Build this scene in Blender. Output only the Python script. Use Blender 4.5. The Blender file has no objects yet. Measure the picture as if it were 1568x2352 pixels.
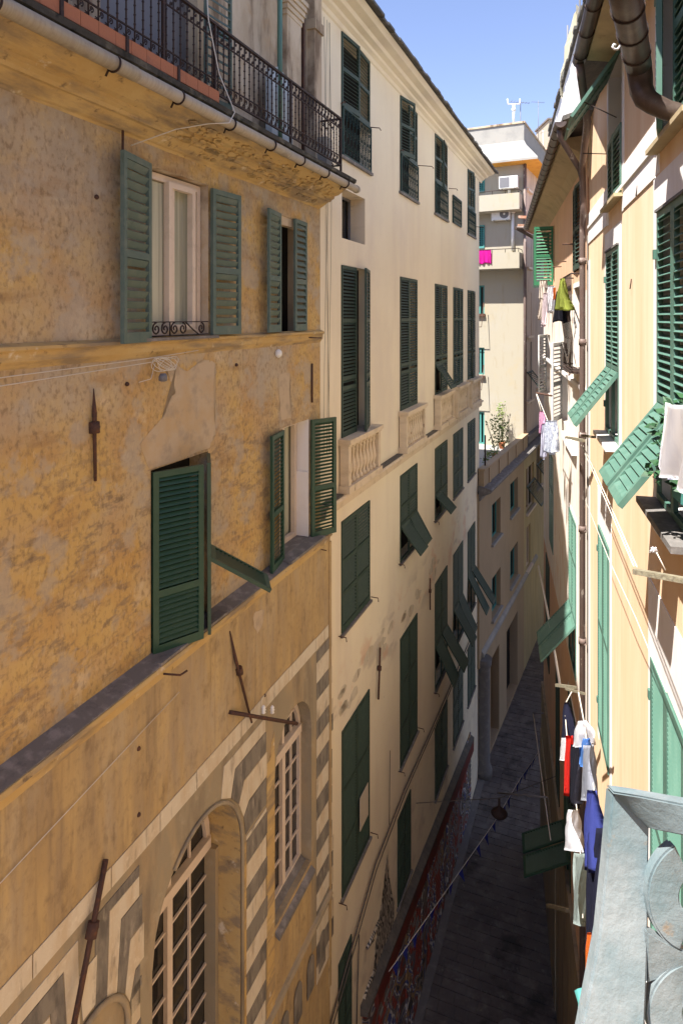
import bpy, bmesh, math, random
from mathutils import Vector, Matrix
random.seed(7)
R = math.radians
SC = bpy.context.scene
H = 16.5                       # eye height above the street
# ------------------------------------------------------------ camera
cd = bpy.data.cameras.new('camera'); cam = bpy.data.objects.new('camera', cd); SC.collection.objects.link(cam)
cam.location = (0, 0, H); cam.rotation_euler = (R(90), 0, 0)
cd.sensor_fit = 'HORIZONTAL'; cd.sensor_width = 36; cd.lens = 36*1500/1568; cd.shift_y = -448/1568
cd.clip_start = 0.02; cd.clip_end = 2000
SC.camera = cam
# ------------------------------------------------------------ light
EL, AZ = 61, 52                # sun elevation, degrees left of straight behind
sdir = Vector((-math.sin(R(AZ))*math.cos(R(EL)), -math.cos(R(AZ))*math.cos(R(EL)), math.sin(R(EL))))
sd = bpy.data.lights.new('sun', 'SUN'); sun = bpy.data.objects.new('sun', sd); SC.collection.objects.link(sun)
sd.energy = 5.0; sd.angle = R(0.5); sd.color = (1, 0.945, 0.88)
sun.rotation_euler = sdir.to_track_quat('Z', 'Y').to_euler(); sun.location = (0, 0, 60)
W = bpy.data.worlds.new('World'); SC.world = W; W.use_nodes = True
wn = W.node_tree.nodes; wl = W.node_tree.links
sky = wn.new('ShaderNodeTexSky'); sky.sky_type = 'NISHITA'; sky.sun_disc = False
sky.sun_elevation = R(EL); sky.sun_rotation = math.atan2(sdir.x, sdir.y)
sky.air_density = 1.0; sky.dust_density = 0.3; sky.ozone_density = 3.5
bg = wn.get('Background') or wn.new('ShaderNodeBackground')
tint = wn.new('ShaderNodeMix'); tint.data_type = 'RGBA'; tint.blend_type = 'MULTIPLY'; tint.inputs[0].default_value = 1; tint.inputs[7].default_value = (.74, .62, .63, 1)
wl.new(sky.outputs[0], tint.inputs[6]); wl.new(tint.outputs[2], bg.inputs[0]); bg.inputs[1].default_value = 0.15
SC.view_settings.view_transform = 'Standard'; SC.view_settings.look = 'None'
SC.view_settings.exposure = 1.52; SC.view_settings.gamma = 1
SC.cycles.max_bounces = 8; SC.cycles.diffuse_bounces = 5
# ------------------------------------------------------------ materials
def mat(name, base, layers=(), rough=0.85, bump=0.0, bscale=30, metal=0.0, spec=0.3, bdist=0.01):
    """layers: (colour, (sx,sy,sz), detail, lo, hi, strength[, zmask (z0,z1,z2,z3)])"""
    m = bpy.data.materials.new(name); m.use_nodes = True
    nt = m.node_tree; N = nt.nodes; L = nt.links
    b = N['Principled BSDF']; b.inputs['Roughness'].default_value = rough; b.inputs['Metallic'].default_value = metal
    b.inputs['Specular IOR Level'].default_value = spec
    tc = N.new('ShaderNodeTexCoord'); cur = None
    for i, ly in enumerate(layers):
        col, sc, det, lo, hi, st = ly[:6]
        mp = N.new('ShaderNodeMapping'); mp.inputs['Scale'].default_value = sc; mp.inputs['Location'].default_value = (i*7.3+len(name), i*3.1, i*5.7)
        L.new(tc.outputs['Object'], mp.inputs[0])
        nz = N.new('ShaderNodeTexNoise'); nz.inputs['Scale'].default_value = 1; nz.inputs['Detail'].default_value = det; nz.inputs['Roughness'].default_value = 0.62
        L.new(mp.outputs[0], nz.inputs['Vector'])
        mr = N.new('ShaderNodeMapRange'); mr.inputs[1].default_value = lo; mr.inputs[2].default_value = hi; mr.inputs[3].default_value = 0; mr.inputs[4].default_value = st
        L.new(nz.outputs[0], mr.inputs[0]); fac = mr.outputs[0]
        if len(ly) > 6:
            sp = N.new('ShaderNodeSeparateXYZ'); L.new(tc.outputs['Object'], sp.inputs[0])
            z0, z1, z2, z3 = [v+H for v in ly[6]]
            a = N.new('ShaderNodeMapRange'); a.inputs[1].default_value = z0; a.inputs[2].default_value = z1
            c = N.new('ShaderNodeMapRange'); c.inputs[1].default_value = z2; c.inputs[2].default_value = z3; c.inputs[3].default_value = 1; c.inputs[4].default_value = 0
            L.new(sp.outputs[2], a.inputs[0]); L.new(sp.outputs[2], c.inputs[0])
            m1 = N.new('ShaderNodeMath'); m1.operation = 'MULTIPLY'; L.new(a.outputs[0], m1.inputs[0]); L.new(c.outputs[0], m1.inputs[1])
            m2 = N.new('ShaderNodeMath'); m2.operation = 'MULTIPLY'; L.new(m1.outputs[0], m2.inputs[0]); L.new(fac, m2.inputs[1]); fac = m2.outputs[0]
        mx = N.new('ShaderNodeMix'); mx.data_type = 'RGBA'; L.new(fac, mx.inputs[0])
        if cur is None: mx.inputs[6].default_value = (*base, 1)
        else: L.new(cur, mx.inputs[6])
        mx.inputs[7].default_value = (*col, 1); cur = mx.outputs[2]
    if cur is None: b.inputs['Base Color'].default_value = (*base, 1)
    else: L.new(cur, b.inputs['Base Color'])
    if bump:
        nz = N.new('ShaderNodeTexNoise'); nz.inputs['Scale'].default_value = bscale; nz.inputs['Detail'].default_value = 8; nz.inputs['Roughness'].default_value = 0.65
        L.new(tc.outputs['Object'], nz.inputs['Vector'])
        bp = N.new('ShaderNodeBump'); bp.inputs['Strength'].default_value = bump; bp.inputs['Distance'].default_value = bdist
        L.new(nz.outputs[0], bp.inputs['Height']); L.new(bp.outputs[0], b.inputs['Normal'])
    return m
V3 = lambda s: (s, s, s)
M = {}
M['ochre'] = mat('ochre_plaster', (.52, .35, .125), [
    ((.54, .385, .16), V3(.9), 8, .42, .60, .9), ((.41, .35, .27), V3(.55), 9, .47, .60, .85), ((.44, .30, .17), V3(1.9), 9, .48, .64, .6),
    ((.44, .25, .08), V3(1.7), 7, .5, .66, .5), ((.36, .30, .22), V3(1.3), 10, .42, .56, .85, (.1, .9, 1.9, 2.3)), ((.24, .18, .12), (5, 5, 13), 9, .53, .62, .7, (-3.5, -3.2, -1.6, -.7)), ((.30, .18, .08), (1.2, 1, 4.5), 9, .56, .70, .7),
    ((.62, .50, .33), V3(2.6), 9, .60, .70, .6), ((.14, .10, .06), V3(6), 8, .62, .74, .75),
    ((.20, .14, .08), (22, 22, 14), 9, .50, .64, .6), ((.17, .13, .07), V3(5), 12, .60, .70, .3), ((.40, .35, .28), V3(2.1), 12, .53, .60, .6), ((.60, .46, .28), (30, 30, 12), 6, .58, .68, .4)], .95, .8, 22)
M['ochre_low'] = mat('ochre_render_streaked', (.41, .29, .135), [
    ((.50, .37, .18), (1.6, 1, .7), 9, .40, .62, .9), ((.29, .22, .14), (4.5, 1, .55), 9, .46, .68, .8), ((.40, .34, .25), (2.2, 1, .5), 8, .52, .66, .6), ((.22, .16, .10), (10, 1, .9), 9, .54, .66, .5), ((.22, .16, .10), (16, 8, 12), 8, .52, .68, .45),
    ((.40, .32, .22), (1.2, 1, .5), 8, .55, .7, .6), ((.17, .12, .07), (5, 1, 3), 10, .56, .70, .6)], .95, .6, 24)
M['brown_plaster'] = mat('old_brown_plaster', (.31, .26, .175), [
    ((.42, .31, .17), (2.2, 1, .7), 8, .48, .64, .8), ((.20, .16, .11), (3.2, 1, .8), 8, .5, .68, .8), ((.42, .36, .26), V3(5), 8, .58, .7, .5)], .95, .5, 30)
M['white_stone'] = mat('pale_marble', (.60, .54, .42), [
    ((.52, .42, .28), (5, 1, 1.5), 8, .45, .62, .8), ((.26, .22, .17), (9, 1, 2), 9, .55, .68, .75), ((.74, .68, .55), V3(12), 6, .55, .7, .5)], .8, .4, 40)
M['grey_stone'] = mat('grey_slate_stone', (.22, .20, .165), [
    ((.11, .10, .09), (8, 1, 2.5), 9, .45, .62, .85), ((.38, .34, .28), (10, 1, 3), 9, .58, .70, .8)], .85, .5, 40)
M['cornice_y'] = mat('yellow_cornice_plaster', (.50, .345, .14), [
    ((.56, .42, .20), V3(1.5), 7, .45, .6, .6), ((.25, .195, .13), (1.2, 3, 6), 10, .48, .62, .85), ((.66, .58, .44), V3(5), 9, .62, .70, .8), ((.17, .12, .07), V3(9), 9, .60, .70, .85)], .95, .7, 22)
M['repair'] = mat('grey_repair_render', (.47, .375, .26), [((.46, .33, .18), V3(1.6), 9, .46, .6, .8), ((.30, .25, .19), V3(5), 9, .5, .65, .6)], .95, .4, 24)
M['repair2'] = mat('faded_grey_limewash', (.42, .35, .25), [((.52, .31, .12), V3(3.2), 11, .45, .56, .95), ((.27, .23, .18), V3(7), 10, .5, .64, .7)], .95, .6, 22)
M['old_grey'] = mat('weathered_grey_plaster', (.44, .35, .24), [
    ((.58, .49, .36), (1.6, 1, .7), 8, .42, .6, .8), ((.16, .11, .07), (3, 1, .7), 10, .50, .62, .9), ((.42, .26, .12), V3(2.2), 8, .58, .7, .5)], .95, .5, 24)
M['cream'] = mat('cream_plaster', (.75, .665, .49), [
    ((.80, .72, .54), V3(.35), 5, .4, .6, .8), ((.64, .545, .42), (1.5, 1, .22), 6, .5, .72, .5), ((.66, .58, .47), (.5, 1, .3), 5, .5, .66, .5),
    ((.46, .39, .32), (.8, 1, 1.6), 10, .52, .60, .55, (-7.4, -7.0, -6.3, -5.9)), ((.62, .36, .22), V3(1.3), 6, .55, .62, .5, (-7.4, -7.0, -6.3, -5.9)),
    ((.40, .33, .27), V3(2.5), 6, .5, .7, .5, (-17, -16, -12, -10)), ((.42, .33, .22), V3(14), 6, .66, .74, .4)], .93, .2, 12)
M['cream_trim'] = mat('cream_moulding_stone', (.66, .55, .39), [((.50, .40, .27), (4, 1, 4), 8, .5, .66, .7), ((.24, .17, .11), (9, 2, 3), 8, .62, .70, .85)], .9, .4, 30)
M['yellow'] = mat('pale_yellow_plaster', (.80, .575, .37), [
    ((.74, .50, .29), (5, 1, .45), 7, .45, .66, .7), ((.84, .66, .47), (3, 1, .4), 6, .46, .64, .7), ((.60, .38, .18), (20, 1, 1.2), 6, .66, .74, .3)], .92, .12, 14)
M['white_trim'] = mat('white_painted_surround', (.82, .79, .76), [((.68, .63, .57), (3, 1, 1), 7, .52, .7, .6), ((.45, .38, .30), (14, 1, 3), 8, .68, .74, .5)], .9, .15, 20)
M['pink'] = mat('pink_plaster', (.68, .43, .27), [((.60, .40, .27), V3(.8), 6, .45, .62, .7), ((.74, .53, .36), (3, 1, .7), 6, .48, .64, .6),
    ((.40, .26, .18), (8, 1, 1), 7, .62, .72, .6)], .93, .25, 14)
M['pink_white'] = mat('flaking_white_plaster', (.80, .74, .66), [((.72, .52, .38), (4, 1, 1.4), 8, .50, .62, .7), ((.32, .19, .12), (9, 1, 1.6), 9, .62, .70, .8)], .93, .3, 20)
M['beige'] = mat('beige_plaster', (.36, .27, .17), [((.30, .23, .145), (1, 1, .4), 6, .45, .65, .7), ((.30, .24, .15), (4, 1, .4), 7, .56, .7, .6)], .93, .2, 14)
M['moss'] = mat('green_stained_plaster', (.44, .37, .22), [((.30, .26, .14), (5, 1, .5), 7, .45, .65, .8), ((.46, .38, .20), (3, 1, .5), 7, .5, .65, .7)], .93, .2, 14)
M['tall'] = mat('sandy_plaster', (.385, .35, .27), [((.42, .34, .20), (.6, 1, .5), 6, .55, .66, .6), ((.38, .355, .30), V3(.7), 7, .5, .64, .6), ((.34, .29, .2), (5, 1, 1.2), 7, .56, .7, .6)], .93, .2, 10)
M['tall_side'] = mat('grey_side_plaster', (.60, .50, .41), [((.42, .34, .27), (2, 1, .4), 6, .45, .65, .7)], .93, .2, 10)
M['concrete'] = mat('pale_concrete', (.32, .31, .28), [((.24, .235, .22), V3(1.5), 8, .45, .62, .7), ((.34, .31, .27), (5, 1, 1), 8, .6, .7, .7)], .95, .3, 14)
M['orange_eave'] = mat('orange_soffit_paint', (.72, .40, .08), [((.60, .28, .06), V3(3), 7, .5, .64, .7)], .9)
M['slate'] = mat('roof_slate', (.10, .095, .085), [((.17, .15, .12), V3(5), 8, .45, .65, .7), ((.05, .05, .045), V3(13), 6, .55, .7, .7)], .85, .6, 30)
M['slate_sill'] = mat('slate_sill', (.16, .15, .14), [((.27, .25, .235), V3(7), 9, .5, .64, .8), ((.09, .085, .09), V3(11), 8, .55, .7, .6)], .8, .4, 50)
M['slab'] = mat('mossy_dark_slab', (.055, .05, .04), [((.13, .12, .09), V3(5), 9, .5, .62, .8), ((.02, .02, .015), V3(9), 8, .5, .62, .8)], .95, .8, 25)
M['tile'] = mat('terracotta_tile', (.50, .27, .17), [((.66, .50, .38), V3(4), 6, .45, .62, .8)], .9, .6, 20)
M['brick'] = mat('terracotta_hollow_brick', (.36, .15, .08), [((.38, .15, .08), (40, 2, 4), 6, .45, .6, .8), ((.25, .12, .08), V3(8), 7, .58, .7, .6)], .9, .5, 40)
M['soffit'] = mat('soffit_plaster', (.50, .40, .24), [((.36, .29, .18), V3(2.2), 8, .45, .65, .8), ((.20, .13, .08), V3(5), 9, .62, .72, .6)], .92, .2, 20)
M['gutter_beige'] = mat('beige_painted_gutter', (.43, .37, .27), [((.33, .27, .20), (40, 2, 2), 6, .45, .6, .5), ((.25, .20, .15), V3(6), 8, .6, .7, .6)], .6, .15, 50)
M['gutter_brown'] = mat('brown_metal_gutter', (.085, .06, .05), [((.15, .115, .095), V3(6), 8, .5, .66, .7), ((.22, .18, .15), V3(20), 8, .64, .72, .6)], .42, .2, 40, .3, .5)
M['pipe_brown'] = mat('brown_downpipe_paint', (.15, .11, .095), [((.55, .50, .43), (12, 12, 4), 9, .60, .66, .8), ((.13, .08, .065), V3(4), 7, .5, .66, .6)], .55, .2, 40)
M['iron'] = mat('rusty_black_iron', (.035, .022, .018), [((.10, .04, .02), V3(30), 7, .55, .7, .7)], .7, .3, 90)
M['rust'] = mat('rusty_iron', (.075, .04, .03), [((.14, .06, .03), V3(20), 7, .5, .66, .8)], .8, .4, 60)
M['g_dark'] = mat('dark_green_shutter_paint', (.034, .060, .046), [((.05, .085, .06), V3(9), 7, .5, .68, .6), ((.10, .11, .09), V3(40), 6, .68, .74, .4)], .6)
M['g_teal'] = mat('weathered_blue_green_paint', (.10, .145, .125), [((.15, .185, .155), V3(6), 8, .48, .64, .7), ((.055, .085, .07), (20, 20, 3), 8, .60, .72, .7)], .75)
M['g_deep'] = mat('glossy_dark_green_paint', (.017, .060, .035), [((.035, .085, .05), V3(8), 7, .5, .7, .5), ((.30, .33, .26), V3(60), 5, .74, .78, .5)], .4, 0, 30, 0, .5)
M['g_bright'] = mat('sea_green_shutter_paint', (.075, .165, .125), [((.12, .22, .17), (6, 6, 2), 7, .48, .66, .6), ((.35, .45, .37), V3(60), 6, .72, .76, .6)], .5, 0, 30, 0, .5)
M['g_kelly'] = mat('leaf_green_paint', (.03, .15, .07), [], .5)
M['grey_shutter'] = mat('pale_grey_shutter_paint', (.55, .56, .55), [((.34, .33, .32), V3(14), 7, .55, .68, .7)], .8)
M['teal_paint'] = mat('teal_paint', (.07, .26, .24), [], .6)
M['frame_w'] = mat('cream_window_frame_paint', (.66, .56, .46), [((.52, .44, .35), V3(8), 6, .5, .7, .6)], .5)
M['curtain'] = mat('pale_green_curtain', (.52, .53, .42), [((.30, .31, .24), (24, 2, .3), 4, .45, .6, .7)], .95)
M['dark'] = mat('dark_room', (.012, .011, .010), [], .9)
M['blind'] = mat('light_window_blind', (.50, .44, .34), [], .9)
def glass_mat(name, col, rough=.08):
    m = bpy.data.materials.new(name); m.use_nodes = True; b = m.node_tree.nodes['Principled BSDF']
    b.inputs['Base Color'].default_value = (*col, 1); b.inputs['Roughness'].default_value = rough; b.inputs['Specular IOR Level'].default_value = .6
    return m
M['glass'] = glass_mat('window_glass', (.02, .02, .019))
M['glass_grey'] = glass_mat('cloudy_window_glass', (.16, .155, .14), .25)
M['road'] = mat('dark_paving_stones', (.13, .115, .105), [((.08, .07, .066), V3(.7), 7, .42, .64, .8), ((.20, .18, .16), V3(3), 8, .5, .68, .7), ((.03, .03, .03), V3(1.1), 8, .56, .66, .7), ((.26, .24, .21), V3(5), 9, .62, .7, .6)], .6, .7, 14)
M['kerb'] = mat('grey_stone_kerb', (.16, .15, .14), [((.24, .22, .20), V3(5), 7, .5, .66, .7)], .8, .4, 20)
M['plastic_w'] = mat('white_enamel', (.78, .78, .75), [((.6, .58, .52), V3(8), 6, .55, .7, .5)], .45)
M['plastic_g'] = mat('grey_plastic', (.16, .16, .17), [], .5)
M['wood'] = mat('weathered_wood', (.21, .19, .13), [((.12, .10, .07), (3, 60, 60), 6, .45, .6, .8), ((.30, .29, .22), (4, 40, 40), 6, .55, .68, .7)], .9, .4, 60)
M['cord'] = mat('white_cord', (.62, .58, .50), [], .8)
M['wire'] = mat('dark_cable', (.10, .085, .07), [], .8)
M['pale_rail'] = mat('flaking_pale_blue_paint', (.15, .19, .20), [((.24, .265, .27), V3(9), 8, .45, .62, .8), ((.09, .15, .165), V3(14), 10, .52, .66, .6),
    ((.24, .15, .07), V3(34), 9, .62, .70, .6), ((.06, .06, .06), V3(26), 8, .68, .74, .8)], .6, .5, 60, 0, .4, .004)
M['red'] = mat('red_shop_paint', (.17, .035, .025), [((.07, .05, .045), V3(3), 7, .5, .66, .7)], .6)
def cloth_mat(name, c, c2=None, sc=(30, 2, 2)):
    return mat(name, c, [(c2 or tuple(v*.7 for v in c), sc, 5, .45, .62, .6)], .95, .2, 120)
# ------------------------------------------------------------ scene helpers
def link(o): SC.collection.objects.link(o); return o
def tag(o, label=None, cat=None, group=None, kind=None):
    if label: o['label'] = label
    if cat: o['category'] = cat
    if group: o['group'] = group
    if kind: o['kind'] = kind
    return o
def build(name, bm, m, parent=None, smooth=False):
    bmesh.ops.recalc_face_normals(bm, faces=bm.faces)
    me = bpy.data.meshes.new(name); bm.to_mesh(me); bm.free()
    ms = m if isinstance(m, (list, tuple)) else [m]
    for x in ms: me.materials.append(M[x] if isinstance(x, str) else x)
    if smooth:
        for p in me.polygons: p.use_smooth = True
    o = link(bpy.data.objects.new(name, me))
    if parent is not None: o.parent = parent
    return o
def empty(name, loc, rz=0):
    o = link(bpy.data.objects.new(name, None)); o.location = loc; o.rotation_euler = (0, 0, rz); o.empty_display_size = .3
    return o
def box(bm, O, A, B, C, mi=0):
    """box from corner O with edge vectors A, B, C"""
    O, A, B, C = map(Vector, (O, A, B, C))
    v = [bm.verts.new(O+a*A+b*B+c*C) for a in (0, 1) for b in (0, 1) for c in (0, 1)]
    for q in ((0, 1, 3, 2), (4, 6, 7, 5), (0, 4, 5, 1), (2, 3, 7, 6), (0, 2, 6, 4), (1, 5, 7, 3)):
        f = bm.faces.new([v[i] for i in q]); f.material_index = mi
def quad(bm, pts, mi=0):
    f = bm.faces.new([bm.verts.new(Vector(p)) for p in pts]); f.material_index = mi; return f
def prism(bm, pts, ext, mi=0):
    """closed polygon pts (3D) extruded by vector ext"""
    ext = Vector(ext); a = [bm.verts.new(Vector(p)) for p in pts]; b = [bm.verts.new(Vector(p)+ext) for p in pts]
    n = len(pts); fs = [bm.faces.new(a), bm.faces.new(b[::-1])]
    for i in range(n): fs.append(bm.faces.new([a[i], a[(i+1) % n], b[(i+1) % n], b[i]]))
    for f in fs: f.material_index = mi
def tube(bm, pts, r, n=8, cap=True, mi=0):
    pts = [Vector(p) for p in pts]; rs = r if isinstance(r, (list, tuple)) else [r]*len(pts)
    rings = []; up = None
    for i, p in enumerate(pts):
        d = (pts[min(i+1, len(pts)-1)]-pts[max(i-1, 0)]).normalized()
        if up is None:
            up = Vector((0, 0, 1)) if abs(d.z) < .9 else Vector((1, 0, 0))
        x = up-d*up.dot(d)
        if x.length < 1e-5: x = d.orthogonal()
        x.normalize(); y = d.cross(x); up = x
        rings.append([bm.verts.new(p+rs[i]*(math.cos(6.28318*k/n)*x+math.sin(6.28318*k/n)*y)) for k in range(n)])
    for a, b in zip(rings, rings[1:]):
        for k in range(n):
            f = bm.faces.new([a[k], a[(k+1) % n], b[(k+1) % n], b[k]]); f.material_index = mi; f.smooth = True
    if cap and n > 2:
        for g in (rings[0][::-1], rings[-1]): bm.faces.new(g).material_index = mi
def lathe(bm, c, prof, n=12, axis=Vector((0, 0, 1))):
    c = Vector(c); rings = []
    for r, z in prof: rings.append([bm.verts.new(c+Vector((r*math.cos(6.28318*k/n), r*math.sin(6.28318*k/n), z))) for k in range(n)])
    for a, b in zip(rings, rings[1:]):
        for k in range(n):
            f = bm.faces.new([a[k], a[(k+1) % n], b[(k+1) % n], b[k]]); f.smooth = True
    bm.faces.new(rings[0][::-1]); bm.faces.new(rings[-1])
def copy_tree(o, parent=None):
    c = o.copy(); link(c); c.parent = parent
    for ch in list(o.children): copy_tree(ch, c)
    return c
PX = lambda x, y, t: Vector(((x-784)/1500*t, t, H+(728-y)/1500*t))
# ------------------------------------------------------------ facade frames
class Fac:
    def __init__(s, P0, ang, side):
        """wall line through P0, running at ang (radians right of straight ahead); side -1: wall on the left, +1: right"""
        s.P0 = Vector(P0); s.u = Vector((math.sin(ang), math.cos(ang))); s.side = side
        s.n = Vector((s.u.y, -s.u.x)) if side < 0 else Vector((-s.u.y, s.u.x))
        s.rz = math.atan2(s.u.y, s.u.x)
    def t(s, x, o=0):
        X = Vector(((x-784)/1500, 1)); return (o+s.P0.dot(s.n))/X.dot(s.n)
    def s_(s, x, o=0):
        t = s.t(x, o); return (Vector(((x-784)/1500*t, t))-s.P0).dot(s.u)
    def z_(s, x, y, o=0): return (728-y)/1500*s.t(x, o)
    def root(s, name, sref):
        p = s.P0+s.u*sref; e = empty(name, (p.x, p.y, 0), s.rz); return Bld(s, e, sref)
class Bld:
    def __init__(b, F, e, sref): b.F = F; b.e = e; b.r = sref; b.sg = 1 if F.side > 0 else -1
    def v(b, s, o, z): return Vector((s-b.r, b.sg*o, z+H))
    def d(b, s, o, z): return Vector((s, b.sg*o, z))
    def bx(b, bm, s0, s1, o0, o1, z0, z1, mi=0):
        box(bm, b.v(s0, o0, z0), b.d(s1-s0, 0, 0), b.d(0, o1-o0, 0), b.d(0, 0, z1-z0), mi)
    def part(b, name, bm, m, parent=None, smooth=False): return build(name, bm, m, parent or b.e, smooth)
def wall_mesh(b, bm, s0, s1, z0, z1, holes, o=0.0, depth=9.0, mi=0, body=True, thick=None):
    """front sheet with openings + side, back faces of the block behind"""
    ss = sorted({s0, s1, *[h[0] for h in holes], *[h[1] for h in holes]}); zs = sorted({z0, z1, *[h[2] for h in holes], *[h[3] for h in holes]})
    ss = [a for a in ss if s0 <= a <= s1]; zs = [a for a in zs if z0 <= a <= z1]
    for i in range(len(ss)-1):
        for j in range(len(zs)-1):
            cs, cz = (ss[i]+ss[i+1])/2, (zs[j]+zs[j+1])/2
            if any(h[0] < cs < h[1] and h[2] < cz < h[3] for h in holes): continue
            quad(bm, [b.v(ss[i], o, zs[j]), b.v(ss[i+1], o, zs[j]), b.v(ss[i+1], o, zs[j+1]), b.v(ss[i], o, zs[j+1])], mi)
    if body:
        for a in (s0, s1): quad(bm, [b.v(a, o, z0), b.v(a, -depth, z0), b.v(a, -depth, z1), b.v(a, o, z1)], mi)
        quad(bm, [b.v(s0, -depth, z0), b.v(s1, -depth, z0), b.v(s1, -depth, z1), b.v(s0, -depth, z1)], mi)
        quad(bm, [b.v(s0, -depth, z1), b.v(s1, -depth, z1), b.v(s1, o, z1), b.v(s0, o, z1)], mi)
def arch_pts(s0, s1, zs, zt, n=14):
    c = (s0+s1)/2; r = (s1-s0)/2
    return [(c-r*math.cos(math.pi*k/n), zs+(zt-zs)*math.sin(math.pi*k/n)) for k in range(n+1)]
def spandrels(b, bm, s0, s1, zs, zt, o, mi=0):
    ap = arch_pts(s0, s1, zs, zt); n = len(ap)//2
    for i in range(len(ap)-1):
        a, c = ap[i], ap[i+1]
        quad(bm, [b.v(a[0], o, a[1]), b.v(c[0], o, c[1]), b.v(c[0], o, zt), b.v(a[0], o, zt)], mi)
def panel(bm, O, A, D, N, w, h, pitch=.06, st=.05, th=.035, rails=(), top=.06, bot=.10, slat=.042, tilt=50, mids=1):
    """louvred panel: O top hinge corner, A width dir, D down dir, N outward dir"""
    O, A, D, N = map(Vector, (O, A, D, N))
    box(bm, O, A*st, D*h, -N*th); box(bm, O+A*(w-st), A*st, D*h, -N*th)
    cuts = [0]+list(rails)+[h]
    box(bm, O+A*st+N*-.001, A*(w-2*st), D*top, -N*(th-.002)); box(bm, O+A*st+D*(h-bot)-N*.001, A*(w-2*st), D*bot, -N*(th-.002))
    for r in rails: box(bm, O+A*st+D*(r-.035)-N*.001, A*(w-2*st), D*.07, -N*(th-.002))
    segs = []; prev = top
    for r in rails: segs.append((prev, r-.035)); prev = r+.035
    segs.append((prev, h-bot))
    ca, sa = math.cos(R(tilt)), math.sin(R(tilt))
    S = (N*ca+D*sa)*slat; T = (N*sa-D*ca)*.007
    for a, c in segs:
        n = max(1, int((c-a)/pitch)); p = (c-a)/n
        for k in range(n):
            box(bm, O+A*(st-.004)+D*(a+p*(k+.08))-N*(th*.5+slat*ca*.5), A*(w-2*st+.008), S, T)
def leaf(b, win, sh, oh, w, z0, z1, ang, dr, m, flap=None, **kw):
    """hinged shutter leaf. flap=(hinge z, tilt deg)"""
    A = b.d(dr*math.cos(R(ang)), math.sin(R(ang)), 0); N = b.d(-dr*math.sin(R(ang)), math.cos(R(ang)), 0); D = Vector((0, 0, -1))
    bm = bmesh.new(); O = b.v(sh, oh, z1)
    if flap:
        fz, ft = flap; rl = [r for r in kw.get('rails', ()) if r < z1-fz-.1]; k2 = dict(kw); k2['rails'] = rl; k2['bot'] = .05
        panel(bm, O, A, D, N, w, z1-fz, **k2)
        box(bm, O+D*(z1-fz), A*.035, D*(fz-z0), -N*.035); box(bm, O+D*(z1-fz)+A*(w-.035), A*.035, D*(fz-z0), -N*.035)
        box(bm, O+D*(z1-z0-.05)+A*.035, A*(w-.07), D*.05, -N*.035)
        b.part('shutter', bm, m, win)
        bm = bmesh.new(); D2 = (D*math.cos(R(ft))+N*math.sin(R(ft))).normalized(); N2 = (N*math.cos(R(ft))-D*math.sin(R(ft))).normalized()
        k3 = dict(kw); k3['rails'] = (); k3['bot'] = .06; k3['st'] = .04; k3['tilt'] = 66; k3['slat'] = kw.get('pitch', .06)*1.12
        panel(bm, O+D*(z1-fz+.005)+A*.037+N*.004, A, D2, N2, w-.074, fz-z0-.055, **k3)
        return b.part('shutter_flap', bm, m, win)
    panel(bm, O, A, D, N, w, z1-z0, **kw)
    return b.part('shutter', bm, m, win)
def window(b, s0, s1, z0, z1, o=0, depth=.18, back='dark', rev=None, arch=None, floor=True, name='window'):
    """recess + back plane as one mesh (the window part)"""
    bm = bmesh.new(); d = o-depth
    ins = .0
    if arch is None:
        quad(bm, [b.v(s0, d, z0), b.v(s1, d, z0), b.v(s1, d, z1), b.v(s0, d, z1)], 1)
        for q in ([(s0, z0), (s0, z1)], [(s1, z0), (s1, z1)], [(s0, z1), (s1, z1)], [(s0, z0), (s1, z0)]):
            (a, za), (c, zc) = q
            quad(bm, [b.v(a, o, za), b.v(c, o, zc), b.v(c, d, zc), b.v(a, d, za)], 0)
    else:
        ap = arch_pts(s0, s1, arch, z1); loop = [(s0, z0)]+ap+[(s1, z0)]
        f = bm.faces.new([bm.verts.new(b.v(p[0], d, p[1])) for p in loop]); f.material_index = 1
        for i in range(len(loop)):
            p, q = loop[i], loop[(i+1) % len(loop)]
            quad(bm, [b.v(p[0], o, p[1]), b.v(q[0], o, q[1]), b.v(q[0], d, q[1]), b.v(p[0], d, p[1])], 0)
    return b.part(name, bm, [rev or 'cream', back])
def closed(b, s0, s1, z0, z1, m, o=0.02, flaps=(None, None), rev='cream', pitch=.06, rails=None, ajar=(0, 0), back='dark', **kw):
    w = window(b, s0, s1, z0, z1, 0, .22, back, rev); g = .006; hw = (s1-s0)/2-g
    hgt = z1-z0; rails = rails if rails is not None else (hgt*.36, hgt*.68)
    leaf(b, w, s0+.004, o, hw, z0+.01, z1-.01, ajar[0], 1, m, flaps[0], pitch=pitch, rails=rails, **kw)
    leaf(b, w, s1-.004, o, hw, z0+.01, z1-.01, ajar[1], -1, m, flaps[1], pitch=pitch, rails=rails, **kw)
    return w
def moulding(b, bm, s0, s1, prof, mi=0, caps=True, jag=0):
    """extrude (o,z) profile along s"""
    n = max(1, int((s1-s0)/.35)) if jag else 1; rows = []
    for i in range(n+1):
        s = s0+(s1-s0)*i/n
        rows.append([bm.verts.new(b.v(s, o+random.uniform(-jag, jag), z+random.uniform(-jag, jag))) for o, z in prof])
    for a, c in zip(rows, rows[1:]):
        for k in range(len(prof)-1): bm.faces.new([a[k], c[k], c[k+1], a[k+1]]).material_index = mi
    if caps:
        bm.faces.new(rows[0]).material_index = mi; bm.faces.new(rows[-1][::-1]).material_index = mi
def wpx(b, x0, x1, o=0): return b.F.s_(x0, o), b.F.s_(x1, o)
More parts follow.
